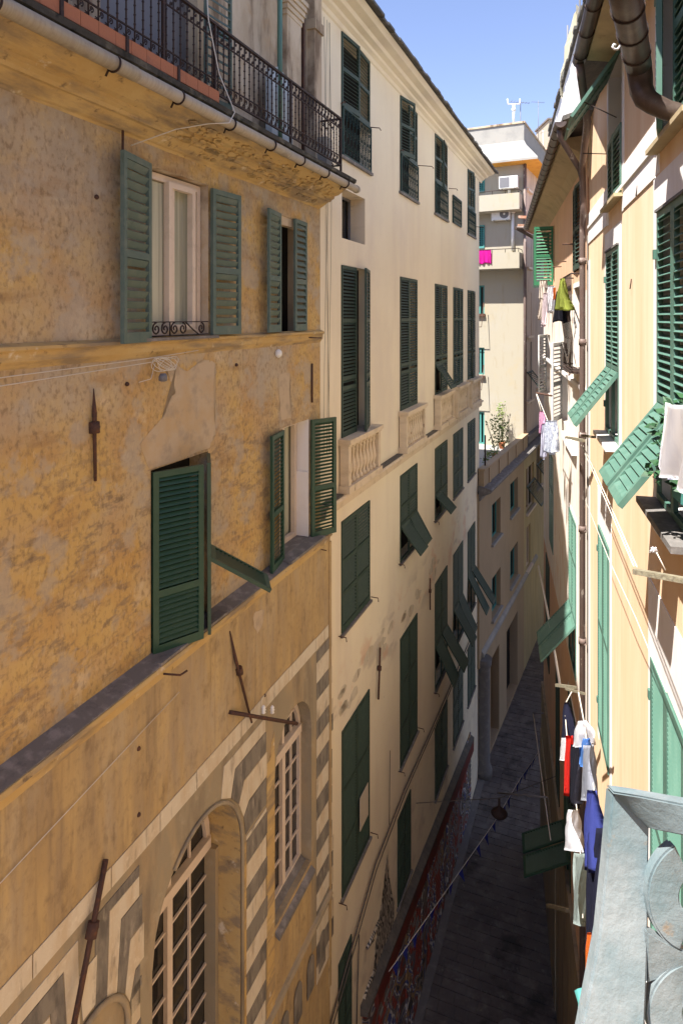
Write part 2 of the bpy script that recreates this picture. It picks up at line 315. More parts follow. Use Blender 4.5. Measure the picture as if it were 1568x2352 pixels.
# facade lines (left street wall, right wall, pink wall, far left bend)
def left_line(vx, K): 
    th = math.atan((vx-784)/1500); n = Vector((math.cos(th), -math.sin(th))); return Fac(-n*K*math.cos(th), th, -1)
def right_line(vx, K):
    th = math.atan((vx-784)/1500); n = Vector((math.cos(th), -math.sin(th))); return Fac(n*K*math.cos(th), th, 1)
FA = left_line(1385, 4.476); FB = right_line(1180, 1.19); FC = right_line(1140, 1.479); FD = left_line(1535, 6.73)
# ============================================================ GROUND
bm = bmesh.new(); quad(bm, [(-400, -200, -.02), (400, -200, -.02), (400, 700, -.02), (-400, 700, -.02)])
tag(build('ground', bm, 'road'), kind='structure')
bm = bmesh.new(); rnd = random.Random(3)          # alley of individually laid paving slabs
u = FA.u; nn = Vector((u.y, -u.x))
y = 0.0
while y < 40:
    x = -4.5; row = rnd.uniform(.22, .34)
    while x < 7:
        w = rnd.uniform(.3, .62); dz = rnd.uniform(0, .012); g = .008
        c = [(y+g, x+g), (y+row-g, x+g), (y+row-g, x+w-g), (y+g, x+w-g)]
        P = [Vector((0, 0, 0))+Vector((u.x*a+nn.x*(q-1), u.y*a+nn.y*(q-1), .012+dz)) for a, q in c]
        prism(bm, P, (0, 0, -.03)); x += w
    y += row
tag(build('alley_paving', bm, 'road'), kind='structure')
bm = bmesh.new()
bA = FA.root('x', 0); 
for s0, s1, o in ((9.5, 23.6, .02), (-6, 9.4, .2)): bA.bx(bm, s0, s1, o, o+.22, -H, -H+.05)
k = bA.part('kerb_stone', bm, 'kerb'); M_ = bA.e.matrix_basis.copy(); k.parent = None; k.matrix_world = Matrix.Translation(bA.e.location) @ Matrix.Rotation(bA.e.rotation_euler.z, 4, 'Z'); k.name = 'kerb'
tag(k, kind='structure'); bpy.data.objects.remove(bA.e)

bm = bmesh.new(); tube(bm, [PX(1150, 2050, 1)*0+Vector((3.9, 15.0, .005)), Vector((3.9, 15.0, .03))], .33, 20); mh = build('manhole_cover', bm, 'kerb'); tag(mh, 'round iron manhole cover set in the dark alley paving', 'manhole cover')
# ============================================================ OCHRE BUILDING (left, near)
b = FA.root('ochre_building', 6.0)
tag(b.e, 'peeling ochre building with an iron railing above its cornice and striped stone arches below', 'building')
OW = dict(w1=(5.22, 6.31, -.22, 1.50), w2=(8.0, 8.92, -.22, 1.42), w3=(5.30, 6.31, -3.38, -1.52), w4=(8.08, 9.03, -3.38, -1.55))
bm = bmesh.new(); wall_mesh(b, bm, -14, 9.46, -3.40, 2.1, list(OW.values()), 0, 9, 0)
b.part('wall', bm, 'ochre')
LW1 = (5.10, 6.73, -9.6, -5.37, -6.25); LW2 = (7.60, 8.75, -8.0, -5.42, -6.0)
bm = bmesh.new(); wall_mesh(b, bm, -14, 9.46, -H, -3.40, [LW1[:4], LW2[:4]], .17, 9, 0)
for L_ in (LW1, LW2): spandrels(b, bm, L_[0], L_[1], L_[4], L_[3], .17)
b.part('lower_wall', bm, 'ochre_low')
bm = bmesh.new(); wall_mesh(b, bm, -14, 9.24, 2.1, 5.4, [(4.6, 6.1, 2.3, 5.2), (8.6, 8.95, 2.2, 5.0)], 0.0, 9, 0); b.part('terrace_wall', bm, 'old_grey')
bm = bmesh.new(); b.bx(bm, -14.3, 9.6, -9.3, .3, 5.4, 5.55); b.part('roof', bm, 'slate')
w = window(b, 4.6, 6.1, 2.3, 5.2, 0, .15, 'plastic_g', 'old_grey', name='terrace_door')
w = window(b, 8.6, 8.95, 2.2, 5.0, 0, .12, 'dark', 'old_grey', name='terrace_niche')
# ledge with slate top
bm = bmesh.new(); moulding(b, bm, -14, 9.46, [(0, -3.36), (.20, -3.385), (.215, -3.42), (.175, -3.44), (.172, -3.52), (0, -3.52)], jag=.002); b.part('ledge', bm, 'cornice_y')
bm = bmesh.new(); moulding(b, bm, -14, 9.44, [(0, -3.33), (.19, -3.372), (.19, -3.384), (0, -3.36)], jag=.002); b.part('ledge_slate', bm, 'slate_sill')
# string course under the upper windows
bm = bmesh.new(); moulding(b, bm, -14, 9.47, [(0, -.20), (.07, -.225), (.075, -.25), (.045, -.27), (.04, -.34), (.015, -.37), (0, -.40)], jag=.002); b.part('string_course', bm, 'cornice_y')
# cornice
bm = bmesh.new(); moulding(b, bm, -14, 9.42, [(0, 1.70), (.02, 1.72), (.05, 1.73), (.16, 1.80), (.20, 1.80), (.215, 1.83), (.26, 1.85), (.265, 1.885), (.33, 1.90), (.42, 1.965), (.47, 2.0), (.47, 2.08), (0, 2.1)], jag=.004)
b.part('cornice', bm, 'cornice_y')
bm = bmesh.new()
for i in range(170):          # broken render scabs along the moulding
    s = rnd.uniform(5.4, 9.3); o, z = rnd.choice([(.10, 1.765), (.20, 1.815), (.25, 1.85), (.32, 1.90), (.38, 1.935)]); q = rnd.uniform(.012, .045)
    c = b.v(s, o, z); pts = [c+Vector((q*1.8*math.cos(a), q*math.sin(a)*.8, q*.8*math.sin(a)*b.sg*-1*-.6)) for a in (0, 1, 2.1, 3.3, 4.4, 5.4)]
    prism(bm, pts, b.d(0, .012, -.014))
b.part('broken_render', bm, 'cornice_y')
bm = bmesh.new(); moulding(b, bm, -14, 9.62, [(0, 2.10), (.50, 2.09), (.55, 2.11), (.555, 2.16), (.54, 2.17), (0, 2.18)], jag=.003); b.part('balcony_slab', bm, 'slab')
# gutter and straps
bm = bmesh.new(); tube(bm, [b.v(-4, .545, 2.02), b.v(4.4, .545, 2.02)], .062, 14); tube(bm, [b.v(4.38, .545, 2.02), b.v(7.2, .545, 2.018)], .058, 14); tube(bm, [b.v(7.18, .545, 2.018), b.v(9.62, .545, 2.015)], .056, 14)
tube(bm, [b.v(9.6, .545, 2.015), b.v(9.66, .545, 2.015)], .062, 14)
b.part('gutter', bm, 'gutter_beige', smooth=False)
for s in (3.05, 4.15, 5.0, 5.9, 6.8, 7.6, 8.4, 9.15):
    bm = bmesh.new(); tube(bm, [b.v(s, .545+.066*math.cos(a), 2.018+.066*math.sin(a)) for a in [2.2+k*.35 for k in range(15)]], .009, 5); tube(bm, [b.v(s, .49, 1.98), b.v(s, .46, 1.93)], .01, 5)
    b.part('gutter_strap', bm, 'iron')
# wrought-iron balcony railing
def scroll(c, r, s0, turns, k=10, sg=1):
    return [(c[0]+sg*r*(1-.75*i/k)*math.cos(s0+turns*6.283*i/k), c[1]+r*(1-.75*i/k)*math.sin(s0+turns*6.283*i/k)) for i in range(k+1)]
bm = bmesh.new(); oR = .45
b.bx(bm, 2.0, 9.24, oR-.018, oR+.018, 3.005, 3.03); b.bx(bm, 2.0, 9.24, oR-.012, oR+.012, 2.30, 2.32); b.bx(bm, 2.0, 9.24, oR-.008, oR+.008, 2.86, 2.872); b.bx(bm, 2.0, 9.24, oR-.008, oR+.008, 2.44, 2.452)
for s in (2.9, 4.9, 5.75, 7.5, 9.22): b.bx(bm, s-.014, s+.014, oR-.014, oR+.014, 2.1, 3.02)
b.bx(bm, 9.20, 9.236, 0, oR, 3.005, 3.03); b.bx(bm, 9.21, 9.232, 0, oR, 2.30, 2.32)
rail = b.part('railing', bm, 'iron')
bm = bmesh.new()
tube(bm, [Vector((0, 0, 2.31)), Vector((0, 0, 3.01))], .0075, 6)
for z in (2.5, 2.58, 2.66, 2.74, 2.82): lathe(bm, (0, 0, z-.012), [(.007, 0), (.013, .012), (.007, .024)], 6)
for (cz, sg, st) in ((2.93, 1, 0), (2.375, 1, 3.1416)):
    for q in (1, -1):
        pts = scroll((.033*q, cz+.034*q), .026, st+1.57*q, .95, 12, q*1.0)
        tube(bm, [Vector((p[0], 0, p[1])) for p in pts], .006, 4)
    tube(bm, [Vector((.05, 0, cz+.045)), Vector((.012, 0, cz+.01)), Vector((-.012, 0, cz-.01)), Vector((-.05, 0, cz-.045))], .006, 4)
me = None; s = 3.0
while s < 9.2:
    if me is None: o0 = build('baluster', bm, 'iron', rail); me = o0.data; o0.location = b.v(s, oR, 0); 
    else: o1 = o0.copy(); link(o1); o1.location = b.v(s, oR, 0)
    s += .108
# end-return balusters
for k in range(4):
    o1 = o0.copy(); link(o1); o1.location = b.v(9.22, .08+k*.1, 0); o1.rotation_euler = (0, 0, R(90))
# hollow-brick planter behind the rail
bm = bmesh.new()
for i in range(14): b.bx(bm, 3.05+i*.19, 3.05+i*.19+.185, .465, .53, 2.182, 2.295)
pb = b.part('brick_planter', bm, 'brick')
for s in (3.6, 4.3, 5.0):
    bm = bmesh.new(); b.bx(bm, s, s+.03, .531, .545, 2.15, 2.31); b.part('planter_clamp', bm, 'iron', pb)
# shutter standing against the rail, folded down drain pole, blue box, pillar
wd = b.e
bm = bmesh.new(); panel(bm, b.v(5.83, .30, 4.6), b.d(.42, .05, 0), Vector((0, 0, -1)), b.d(0, 1, 0), 1, 2.36, .085, .05, .04, (.8, 1.5), slat=.06); b.part('terrace_shutter', bm, 'g_teal')
bm = bmesh.new(); tube(bm, [b.v(7.65, .22, 5.2), b.v(7.65, .22, 2.2)], .035, 8); b.part('green_post', bm, 'g_bright')
bm = bmesh.new(); prism(bm, [b.v(7.45, .12, 2.2), b.v(8.05, .12, 2.2), b.v(8.05, .12, 3.05), b.v(7.92, .12, 3.22), b.v(7.62, .12, 3.28), b.v(7.45, .12, 3.2)], b.d(0, .09, 0)); b.part('pale_board', bm, mat('pale_blue_board', (.46, .52, .54), [((.34, .40, .42), V3(5), 6, .5, .66, .7)], .8))
bm = bmesh.new(); b.bx(bm, 8.98, 9.25, 0, .12, 2.2, 5.38); b.bx(bm, 8.95, 9.28, 0, .15, 2.2, 2.75); b.bx(bm, 8.95, 9.28, 0, .15, 4.35, 4.5); b.bx(bm, 8.1, 8.55, 0, .10, 2.2, 5.38); b.part('pilaster', bm, 'old_grey')
bm = bmesh.new()
for k in range(5): b.bx(bm, 8.08-.02*k, 8.57+.02*k, 0, .11+.02*k, 4.2+k*.07, 4.265+k*.07)
b.part('carved_capital', bm, 'old_grey')
bm = bmesh.new(); b.bx(bm, 9.02, 9.24, .0, .3, 2.2, 2.72); b.part('corner_block', bm, 'concrete')
bm = bmesh.new(); b.bx(bm, 8.75, 8.79, .01, .05, 2.2, 5.38); b.part('thin_pipe', bm, 'rust')
bm = bmesh.new(); pts = [b.v(5.55, .46, 3.6), b.v(5.6, .47, 3.0), b.v(5.75, .5, 2.5), b.v(5.86, .62, 2.12), b.v(5.75, .62, 1.98), b.v(5.55, .5, 1.93), b.v(5.3, .3, 1.83), b.v(4.98, .02, 1.62)]
tube(bm, pts, .006, 5); b.part('loose_cable', bm, 'cord')
# upper window, big weathered shutters
w = window(b, *OW['w1'], 0, .18, 'curtain', 'old_grey')
kw = dict(pitch=.088, slat=.075, st=.055, rails=(.92,), tilt=62, th=.04)
leaf(b, w, 5.22, .03, .54, -.24, 1.50, 168, 1, 'g_teal', **kw); leaf(b, w, 6.31, .03, .54, -.20, 1.46, 175, -1, 'g_teal', **kw)
bm = bmesh.new()
def wframe(bm, b, s0, s1, z0, z1, o, t=.05, d=.05, mull=1, bars=()):
    b.bx(bm, s0, s0+t, o, o+d, z0, z1); b.bx(bm, s1-t, s1, o, o+d, z0, z1); b.bx(bm, s0+t, s1-t, o+.001, o+d-.001, z1-t, z1); b.bx(bm, s0+t, s1-t, o+.001, o+d-.001, z0, z0+t)
    for k in range(mull):
        c = s0+(s1-s0)*(k+1)/(mull+1); b.bx(bm, c-t*.5, c+t*.5, o+.002, o+d+.006, z0+t, z1-t)
    for z in bars: b.bx(bm, s0+t, s1-t, o+.003, o+d*.7, z-t*.2, z+t*.2)
wframe(bm, b, 5.24, 6.29, -.2, 1.48, -.15, .07, .06)
wframe(bm, b, 5.66, 6.14, -.14, 1.42, -.12, .06, .07, 0)
b.part('frame', bm, 'frame_w', w)
bm = bmesh.new(); quad(bm, [b.v(5.3, -.13, -.15), b.v(5.72, -.13, -.15), b.v(5.72, -.13, 1.4), b.v(5.3, -.13, 1.4)]); b.part('pane', bm, 'curtain', w)
bm = bmesh.new()
tube(bm, [b.v(5.24, .02, -.05), b.v(6.28, .02, -.05)], .006, 5); tube(bm, [b.v(5.24, .02, -.19), b.v(6.28, .02, -.19)], .006, 5)
for c in (5.36, 5.5, 5.66, 5.8, 6.14):
    tube(bm, [b.v(c+p[0]-c, .02, p[1]) for p in scroll((c, -.12), .065, 1.57, 1.35, 18, 1 if c < 5.7 else -1)], .009, 5)
tube(bm, [b.v(5.85, .02, -.05), b.v(5.98, .02, -.13), b.v(6.1, .02, -.19)], .008, 5); tube(bm, [b.v(5.58, .02, -.05), b.v(5.58, .02, -.19)], .008, 5)
b.part('window_guard', bm, 'iron', w)
bm = bmesh.new(); b.bx(bm, 5.1, 6.4, -.1, .09, -.235, -.205); b.part('sill', bm, 'slate_sill', w)
w = window(b, *OW['w2'], 0, .3, 'dark', 'old_grey')
kw = dict(pitch=.088, slat=.075, st=.05, rails=(.9,), tilt=62, th=.035)
leaf(b, w, 8.0, .03, .50, -.20, 1.42, 171, 1, 'g_teal', **kw); leaf(b, w, 8.92, .03, .45, -.20, 1.42, 3, -1, 'g_teal', **kw)
bm = bmesh.new(); b.bx(bm, 8.0, 8.92, -.12, -.02, 1.3, 1.42); b.part('frame', bm, 'old_grey', w)
# middle windows with glossy dark green shutters
w = window(b, *OW['w3'], 0, .25, 'dark', 'ochre')
kw = dict(pitch=.052, slat=.046, st=.06, tilt=50, th=.04, rails=(1.22,), bot=.09)
leaf(b, w, 5.30, .03, .56, -3.36, -1.54, 27, 1, 'g_deep', **kw)
leaf(b, w, 6.31, .03, .50, -3.36, -1.54, 34, -1, 'g_deep', (-2.55, 58), **kw)
bm = bmesh.new(); b.bx(bm, 5.2, 6.4, -.1, .2, -3.372, -3.345); b.part('sill', bm, 'slate_sill', w)
w = window(b, *OW['w4'], 0, .3, 'curtain', 'white_trim')
kw['rails'] = (1.05,)
leaf(b, w, 8.08, .03, .50, -3.36, -1.56, 171, 1, 'g_deep', **kw); leaf(b, w, 9.03, .03, .48, -3.36, -1.56, 152, -1, 'g_deep', **kw)
bm = bmesh.new(); wframe(bm, b, 8.1, 9.01, -3.34, -1.56, -.26, .07, .07); b.part('frame', bm, 'frame_w', w)
bm = bmesh.new(); b.bx(bm, 8.0, 9.15, -.25, .22, -3.372, -3.335); b.part('sill', bm, 'slate_sill', w)
bm = bmesh.new(); b.bx(bm, 9.0, 9.028, -.19, .002, -3.33, -2.35); b.part('white_patch', bm, 'white_trim', w)
# great arched windows
def arched(L_, cols, rows, depth, rev, glass='glass'):
    s0, s1, z0, z1, zs = L_
    w = window(b, s0, s1, z0, z1, .17, depth, glass, rev, arch=zs)
    bm = bmesh.new(); o = .17-depth+.004; t = .035
    ap = arch_pts(s0+.02, s1-.02, zs, z1-.02, 16)
    for a, c in zip(ap, ap[1:]): prism(bm, [b.v(a[0], o, a[1]), b.v(c[0], o, c[1]), b.v(c[0]+(.5*(s0+s1)-c[0])*.09, o, c[1]-.06), b.v(a[0]+(.5*(s0+s1)-a[0])*.09, o, a[1]-.06)], b.d(0, .05, 0))
    b.bx(bm, s0, s0+.06, o, o+.05, z0, zs); b.bx(bm, s1-.06, s1, o, o+.05, z0, zs); b.bx(bm, s0+.06, s1-.06, o, o+.05, z0, z0+.08)
    b.bx(bm, s0+.06, s1-.06, o+.001, o+.09, zs-.09, zs+.03)
    c = (s0+s1)/2; b.bx(bm, c-.045, c+.045, o+.002, o+.06, z0+.08, zs-.09); b.bx(bm, c-.03, c+.03, o+.002, o+.05, zs+.03, z1-.05)
    fr = b.part('frame', bm, 'frame_w', w); bm = bmesh.new()
    r = (s1-s0)/2
    for k in range(1, cols*2):
        if k == cols: continue
        s = s0+(s1-s0)*k/(2*cols); ht = zs+(z1-zs)*math.sqrt(max(0, 1-((s-c)/r)**2))
        b.bx(bm, s-.013, s+.013, o+.003, o+.035, z0+.08, zs-.09); b.bx(bm, s-.013, s+.013, o+.003, o+.035, zs+.03, ht-.03)
    n = rows
    for k in range(1, n): z = z0+.08+(zs-.17-z0)*k/n; b.bx(bm, s0+.06, s1-.06, o+.004, o+.03, z-.012, z+.012)
    z = zs+(z1-zs)*.5; hw = r*math.sqrt(1-.5**2); b.bx(bm, c-hw, c+hw, o+.004, o+.03, z-.012, z+.012)
    b.part('muntin', bm, 'frame_w', w)
    return w
w = arched(LW1, 2, 9, .46, 'cornice_y')
bm = bmesh.new(); b.bx(bm, 6.66, 6.727, -.285, -.13, LW1[2], LW1[4]-.1); b.part('dark_reveal', bm, 'brown_plaster', w)
bm = bmesh.new(); ap = arch_pts(LW1[0]-.02, LW1[1]+.02, LW1[4], LW1[3]+.02, 20)
tube(bm, [b.v(s, .19, z) for s, z in ap[6:]]+[b.v(LW1[1]+.02, .19, -9.2)], .022, 6); b.part('roll_moulding', bm, 'brown_plaster', w)
w = arched(LW2, 2, 5, .22, 'brown_plaster')
bm = bmesh.new(); prism(bm, [b.v(7.605, -.04, -7.92), b.v(8.745, -.04, -7.92), b.v(8.745, .24, -8.10), b.v(7.605, .24, -8.10)], (0, 0, -.05)); b.part('sill', bm, 'slate_sill', w)
# blind arch at the lower left with a roll moulding
bm = bmesh.new(); ap = arch_pts(3.83, 4.73, -6.32, -5.85, 16)
tube(bm, [b.v(3.83, .2, -8)]+[b.v(s, .2, z) for s, z in ap]+[b.v(4.73, .2, -8)], .028, 6); b.part('blind_arch', bm, 'brown_plaster')
# striped stone courses, voussoirs and render panels, each set a little proud of the wall
ws, gs, br, oc = bmesh.new(), bmesh.new(), bmesh.new(), bmesh.new()
def poly(bmx, pts, o, th=.004): prism(bmx, [b.v(p[0], o, p[1]) for p in pts], b.d(0, -th*1.5, 0))
def slab(bmx, s0, s1, z0, z1, o): poly(bmx, [(s0, z0), (s1, z0), (s1, z1), (s0, z1)], o)
def carve(o, s0, s1, z0, z1, bmx):        # rendered panel that leaves both arched windows free
    segs = []; n = max(1, int((s1-s0)/.05)); 
    for i in range(n):
        a, c = s0+(s1-s0)*i/n, s0+(s1-s0)*(i+1)/n; lo = z0; cut = None
        for L_ in (LW1, LW2):
            if L_[0]-.001 < (a+c)/2 < L_[1]+.001:
                r = (L_[1]-L_[0])/2; m_ = (L_[0]+L_[1])/2; f = lambda s: L_[4]+(L_[3]-L_[4])*math.sqrt(max(0, 1-((s-m_)/r)**2))
                cut = (max(f(a), z0), max(f(c), z0))
        if cut: quad(bmx, [b.v(a, o, cut[0]), b.v(c, o, cut[1]), b.v(c, o, z1), b.v(a, o, z1)])
        else: quad(bmx, [b.v(a, o, z0), b.v(c, o, z0), b.v(c, o, z1), b.v(a, o, z1)])
carve(.173, -2, 9.40, -9.4, -4.97, br)                      # brown ground of the arcade
s = -2.0
while s < 9.36:
    l_ = rnd.uniform(.45, .95); e = min(s+l_-.012, 9.38); slab(ws, s, e, -4.98+rnd.uniform(-.01, .01), -4.79+rnd.uniform(-.01, .01), .180); s += l_
def ring(c, zs, r0, r1, a0, a1, n, o=.180, st=0):
    for k in range(n):
        p, q = a0+(a1-a0)*k/n, a0+(a1-a0)*(k+1)/n-.012; e = rnd.uniform(-.03, .03)
        pts = [(c+r0*math.cos(p), zs+r0*math.sin(p)), (c+(r1+e)*math.cos(p), zs+(r1+e)*math.sin(p)), (c+(r1+e)*math.cos(q), zs+(r1+e)*math.sin(q)), (c+r0*math.cos(q), zs+r0*math.sin(q))]
        pts = [(x, min(z, -5.0)) for x, z in pts]
        if max(z for x, z in pts)-min(z for x, z in pts) < .02: continue
        poly(ws if (k+st) % 2 else gs, pts, o)
def bent(c, zs, r0, r1, smax, a0, a1, n, dr, st=0, ztop=-5.01, rz=None):
    rz = rz or r1
    for k in range(n):       # voussoirs that turn into level courses
        p, q = R(a0+(a1-a0)*k/n+.5), R(a0+(a1-a0)*(k+1)/n-.5); e = rnd.uniform(-.06, .02)
        P_ = lambda r, a: (c+dr*r*math.cos(a), min(zs+(rz if r == r1 else r)*math.sin(a), ztop))
        a_, b_, c_, d_ = P_(r0, p), P_(r1, p), P_(r1, q), P_(r0, q)
        if c_[1]-b_[1] < .02: continue
        poly(ws if (k+st) % 2 else gs, [a_, b_, (smax+dr*e, b_[1]), (smax+dr*e, c_[1]), c_, d_], .180)
bent(5.92, -6.25, .92, 1.06, 7.38, 2, 66, 4, 1, 0, rz=1.28); bent(4.28, -6.36, .52, .60, 4.96, 0, 84, 5, 1, 0, rz=1.30); bent(4.28, -6.36, .52, .62, 3.2, 0, 78, 5, -1, 1, rz=1.30)
poly(ws, [(4.20, -5.80), (4.34, -5.80), (4.36, -5.40), (4.16, -5.40)], .183)
def pier(s0, s1, z0, z1, st=0, lean=0):
    z = z0; k = st
    while z < z1:
        h_ = rnd.uniform(.24, .32); e = rnd.uniform(-.03, .03); poly(ws if k % 2 else gs, [(s0, z), (s1+e, z+lean), (s1+e, min(z+h_-.01, z1)+lean), (s0, min(z+h_-.01, z1))], .180); z += h_; k += 1
pier(6.86, 7.36, -11, -6.25); pier(4.80, 4.93, -11, -6.12, 1); pier(2.2, 3.15, -8, -5.05); pier(3.2, 3.75, -11, -6.12, 1); pier(8.93, 9.40, -10, -5.02, 1)
carve(.178, 6.75, 6.86, -10, -6.3, oc); carve(.178, 7.37, 7.59, -9.2, -5.7, oc); poly(oc, [(7.36, -6.3), (7.58, -6.3), (7.58, -5.4), (7.50, -5.5), (7.38, -5.95)], .1785)
b.part('pale_stone_courses', ws, 'white_stone'); b.part('grey_stone_courses', gs, 'grey_stone'); b.part('arcade_render', br, 'brown_plaster'); b.part('ochre_infill', oc, 'cornice_y')
def patch(pts, m, o=.003, n=6, jit=5):
    q = []; r2 = random.Random(len(pts)+int(pts[0][0]))
    for i in range(len(pts)):
        a, c = pts[i], pts[(i+1) % len(pts)]
        for k in range(n): f = k/n; q.append((a[0]+(c[0]-a[0])*f+r2.uniform(-jit, jit), a[1]+(c[1]-a[1])*f+r2.uniform(-jit, jit)))
    bm = bmesh.new(); prism(bm, [b.v(b.F.s_(x, o), o, b.F.z_(x, y, o)) for x, y in q], b.d(0, -o*1.5, 0)); bmesh.ops.triangulate(bm, faces=bm.faces); b.part('repair_patch', bm, m)
patch([(375, 828), (430, 850), (470, 828), (495, 832), (496, 900), (492, 1000), (478, 1032), (345, 1078), (322, 1020), (372, 960), (402, 900)], 'repair', jit=3)
patch([(583, 1408), (606, 1400), (603, 1440), (592, 1455), (584, 1440)], 'repair', .174, 5, 2)
patch([(640, 860), (665, 855), (668, 960), (645, 965)], 'repair', .003, 5, 2)
bm = bmesh.new(); moulding(b, bm, 4.5, 9.45, [(.17, -8.97), (.21, -8.98), (.23, -9.03), (.20, -9.06), (.19, -9.12), (.17, -9.15)]); b.part('lower_string_course', bm, 'brown_plaster')
for i in range(6):        # small blind arches under the lower string course
    s = 6.9+i*.42; bm = bmesh.new(); poly(bm, [(s, -9.9)]+arch_pts(s, s+.24, -9.5, -9.36, 8)+[(s+.24, -9.9)], .19); b.part('corbel_arch', bm, 'grey_stone')
# quoin strip at the right corner
bm = bmesh.new(); b.bx(bm, 9.40, 9.475, .0, .19, -10.5, -3.52); b.part('corner_strip', bm, 'ochre_low')
# iron wall ties
def tie(pts, r, m='rust', knob=True, o=.1):
    bm = bmesh.new(); tube(bm, pts, r, 6); r = max(r) if isinstance(r, list) else r
    if knob:
        c = Vector(pts[0]).lerp(Vector(pts[-1]), .42); d = (Vector(pts[-1])-Vector(pts[0])).normalized()
        tube(bm, [c-d*r*2.2, c+d*r*2.2], r*2.1, 8)
        tube(bm, [c+b.d(-.03, .01, 0)*r*60, c+b.d(.03, .01, 0)*r*60], r*.9, 6)
    b.part('wall_tie', bm, m)
zz = lambda x, y, o: b.F.z_(x, y, o); S = lambda x, o=0: b.F.s_(x, o)
tie([b.v(S(215, .03), .03, zz(215, 892, .03)), b.v(S(217, .03), .03, zz(217, 950, .03)), b.v(S(217, .03), .03, zz(217, 985, .03)), b.v(S(219, .03), .03, zz(219, 1105, .03))], [.004, .022, .018, .014])
tie([b.v(S(718), .04, zz(718, 1348, .04)), b.v(S(716), .04, zz(716, 1500, .04))], .018); tie([b.v(S(714), .02, zz(714, 835, .02)), b.v(S(714), .02, zz(714, 925, .02))], .015, knob=False)
tie([b.v(S(243, .2), .2, zz(243, 1975, .2)), b.v(S(165, .3), .3, zz(165, 2380, .3))], .024)
tie([b.v(S(528, .18), .18, zz(528, 1450, .18)), b.v(S(540, .2), .2, zz(540, 1510, .2)), b.v(S(578, .22), .22, zz(578, 1660, .22))], [.006, .02, .012])
tie([b.v(S(527, .18), .18, zz(527, 1636, .18)), b.v(S(690, .5), .45, zz(690, 1652, .45))], .022, knob=False)
tie([b.v(S(375, .2), .2, zz(375, 1548, .2)), b.v(S(408, .3), .33, zz(408, 1556, .33)), b.v(S(428, .35), .36, zz(428, 1540, .35))], .011, knob=False)
tie([b.v(S(720), .02, zz(720, 1262, .02)), b.v(S(752, .3), .28, zz(752, 1262, .28))], .008, knob=False); tie([b.v(S(700), .02, zz(700, 775, .02)), b.v(S(735, .1), .12, zz(735, 776, .12))], .009, knob=False)
tie([b.v(S(272), .05, 2.0-.28), b.v(S(272), .05, 1.38)], .012, knob=False)
for x_, y_, o_ in ((222, 452, .01), (292, 882, .01), (543, 838, .01), (318, 1872, .17), (318, 1720, .17), (607, 1598, .17)):
    bm = bmesh.new(); c = b.v(S(x_, o_), o_, zz(x_, y_, o_)); lathe(bm, c-Vector((0, 0, .02)), [(.008, 0), (.022, .012), (.02, .03), (.006, .042)], 7); b.part('iron_stud', bm, 'rust')
bm = bmesh.new(); c = b.v(S(635), .03, zz(635, 812, .03)); lathe(bm, c-Vector((0, 0, .06)), [(.01, 0), (.045, .03), (.05, .06), (.045, .09), (.01, .12)], 10); b.part('junction_box', bm, 'plastic_w')
bm = bmesh.new()
tube(bm, [b.v(2.0, .07, -.50), b.v(3.6, .07, -.44), b.v(5.15, .08, -.40), b.v(6.0, .08, -.36)], .004, 4); tube(bm, [b.v(2.0, .07, -.56), b.v(3.6, .07, -.50), b.v(5.15, .08, -.44), b.v(5.6, .08, -.42)], .004, 4)
for k in range(7): tube(bm, [b.v(5.35+.16*math.cos(a+k)+.02*k, .09, -.47+.07*math.sin(a*1.0+k*.4)) for a in [i*.5 for i in range(14)]], .0035, 4)
tube(bm, [b.v(5.25, .09, -.45), b.v(5.2, .08, -.6), b.v(5.05, .06, -.62)], .004, 4)
b.part('loose_wiring', bm, 'cord')
bm = bmesh.new(); lathe(bm, b.v(5.36, .1, -.64), [(.02, 0), (.045, .01), (.045, .05), (.03, .08)], 10); b.part('cable_weight', bm, 'plastic_g')
bm = bmesh.new(); tube(bm, [b.v(3.35, .19, -4.02), b.v(5.5, .19, -3.78)], .004, 4); lathe(bm, b.v(3.33, .2, -4.09), [(.01, 0), (.03, .03), (.025, .07), (.01, .09)], 8); b.part('wall_wire', bm, 'cord')
for x_ in (605, 625):
    bm = bmesh.new(); c = b.v(S(x_, .3), .3, zz(x_, 1630, .3)); lathe(bm, c-Vector((0, 0, .05)), [(.015, 0), (.03, .01), (.018, .03), (.032, .045), (.018, .06), (.028, .075), (.01, .1)], 9); b.part('insulator', bm, 'plastic_w')
# ============================================================ CREAM BUILDING
b = FA.root('cream_building', 16.5)
tag(b.e, 'long smooth cream building with rows of closed dark green shutters and stone balustrades', 'building')
cols = [b.F.s_(x) for x in (783, 848)], [b.F.s_(x) for x in (918, 957)], [b.F.s_(x) for x in (998, 1026)], [b.F.s_(x) for x in (1040, 1062)], [b.F.s_(x) for x in (1073, 1090)]
holes = []
R0 = [(0, 2.77, 4.9), (1, 2.77, 4.9), (2, 2.77, 4.9), (4, 2.77, 4.9)]
rows = {1: (-2.08, .90), 2: (-5.42, -3.50), 3: (-9.95, -7.1), 4: (-12.85, -10.95)}
for c, z0, z1 in R0: holes.append((*cols[c], z0, z1))
for r, (z0, z1) in rows.items():
    for c in range(5):
        a, e = cols[c]
        if r == 3 and c == 0: a, e = wpx(b, 784, 847)
        if r == 4 and c == 0: a, e = wpx(b, 776, 806)
        if r == 4 and c == 1: a, e = wpx(b, 912, 942)
        holes.append((a, e, z0, z1))
sq = (*wpx(b, 785, 838), 1.36, 2.22); sm = (*wpx(b, 1038, 1057), 2.81, 3.63); holes += [sq, sm]
shop = [(12.3, 13.7), (14.2, 15.6), (16.2, 17.9), (18.4, 19.8), (20.3, 21.9), (22.2, 23.3)]
shop = shop[:5]; 
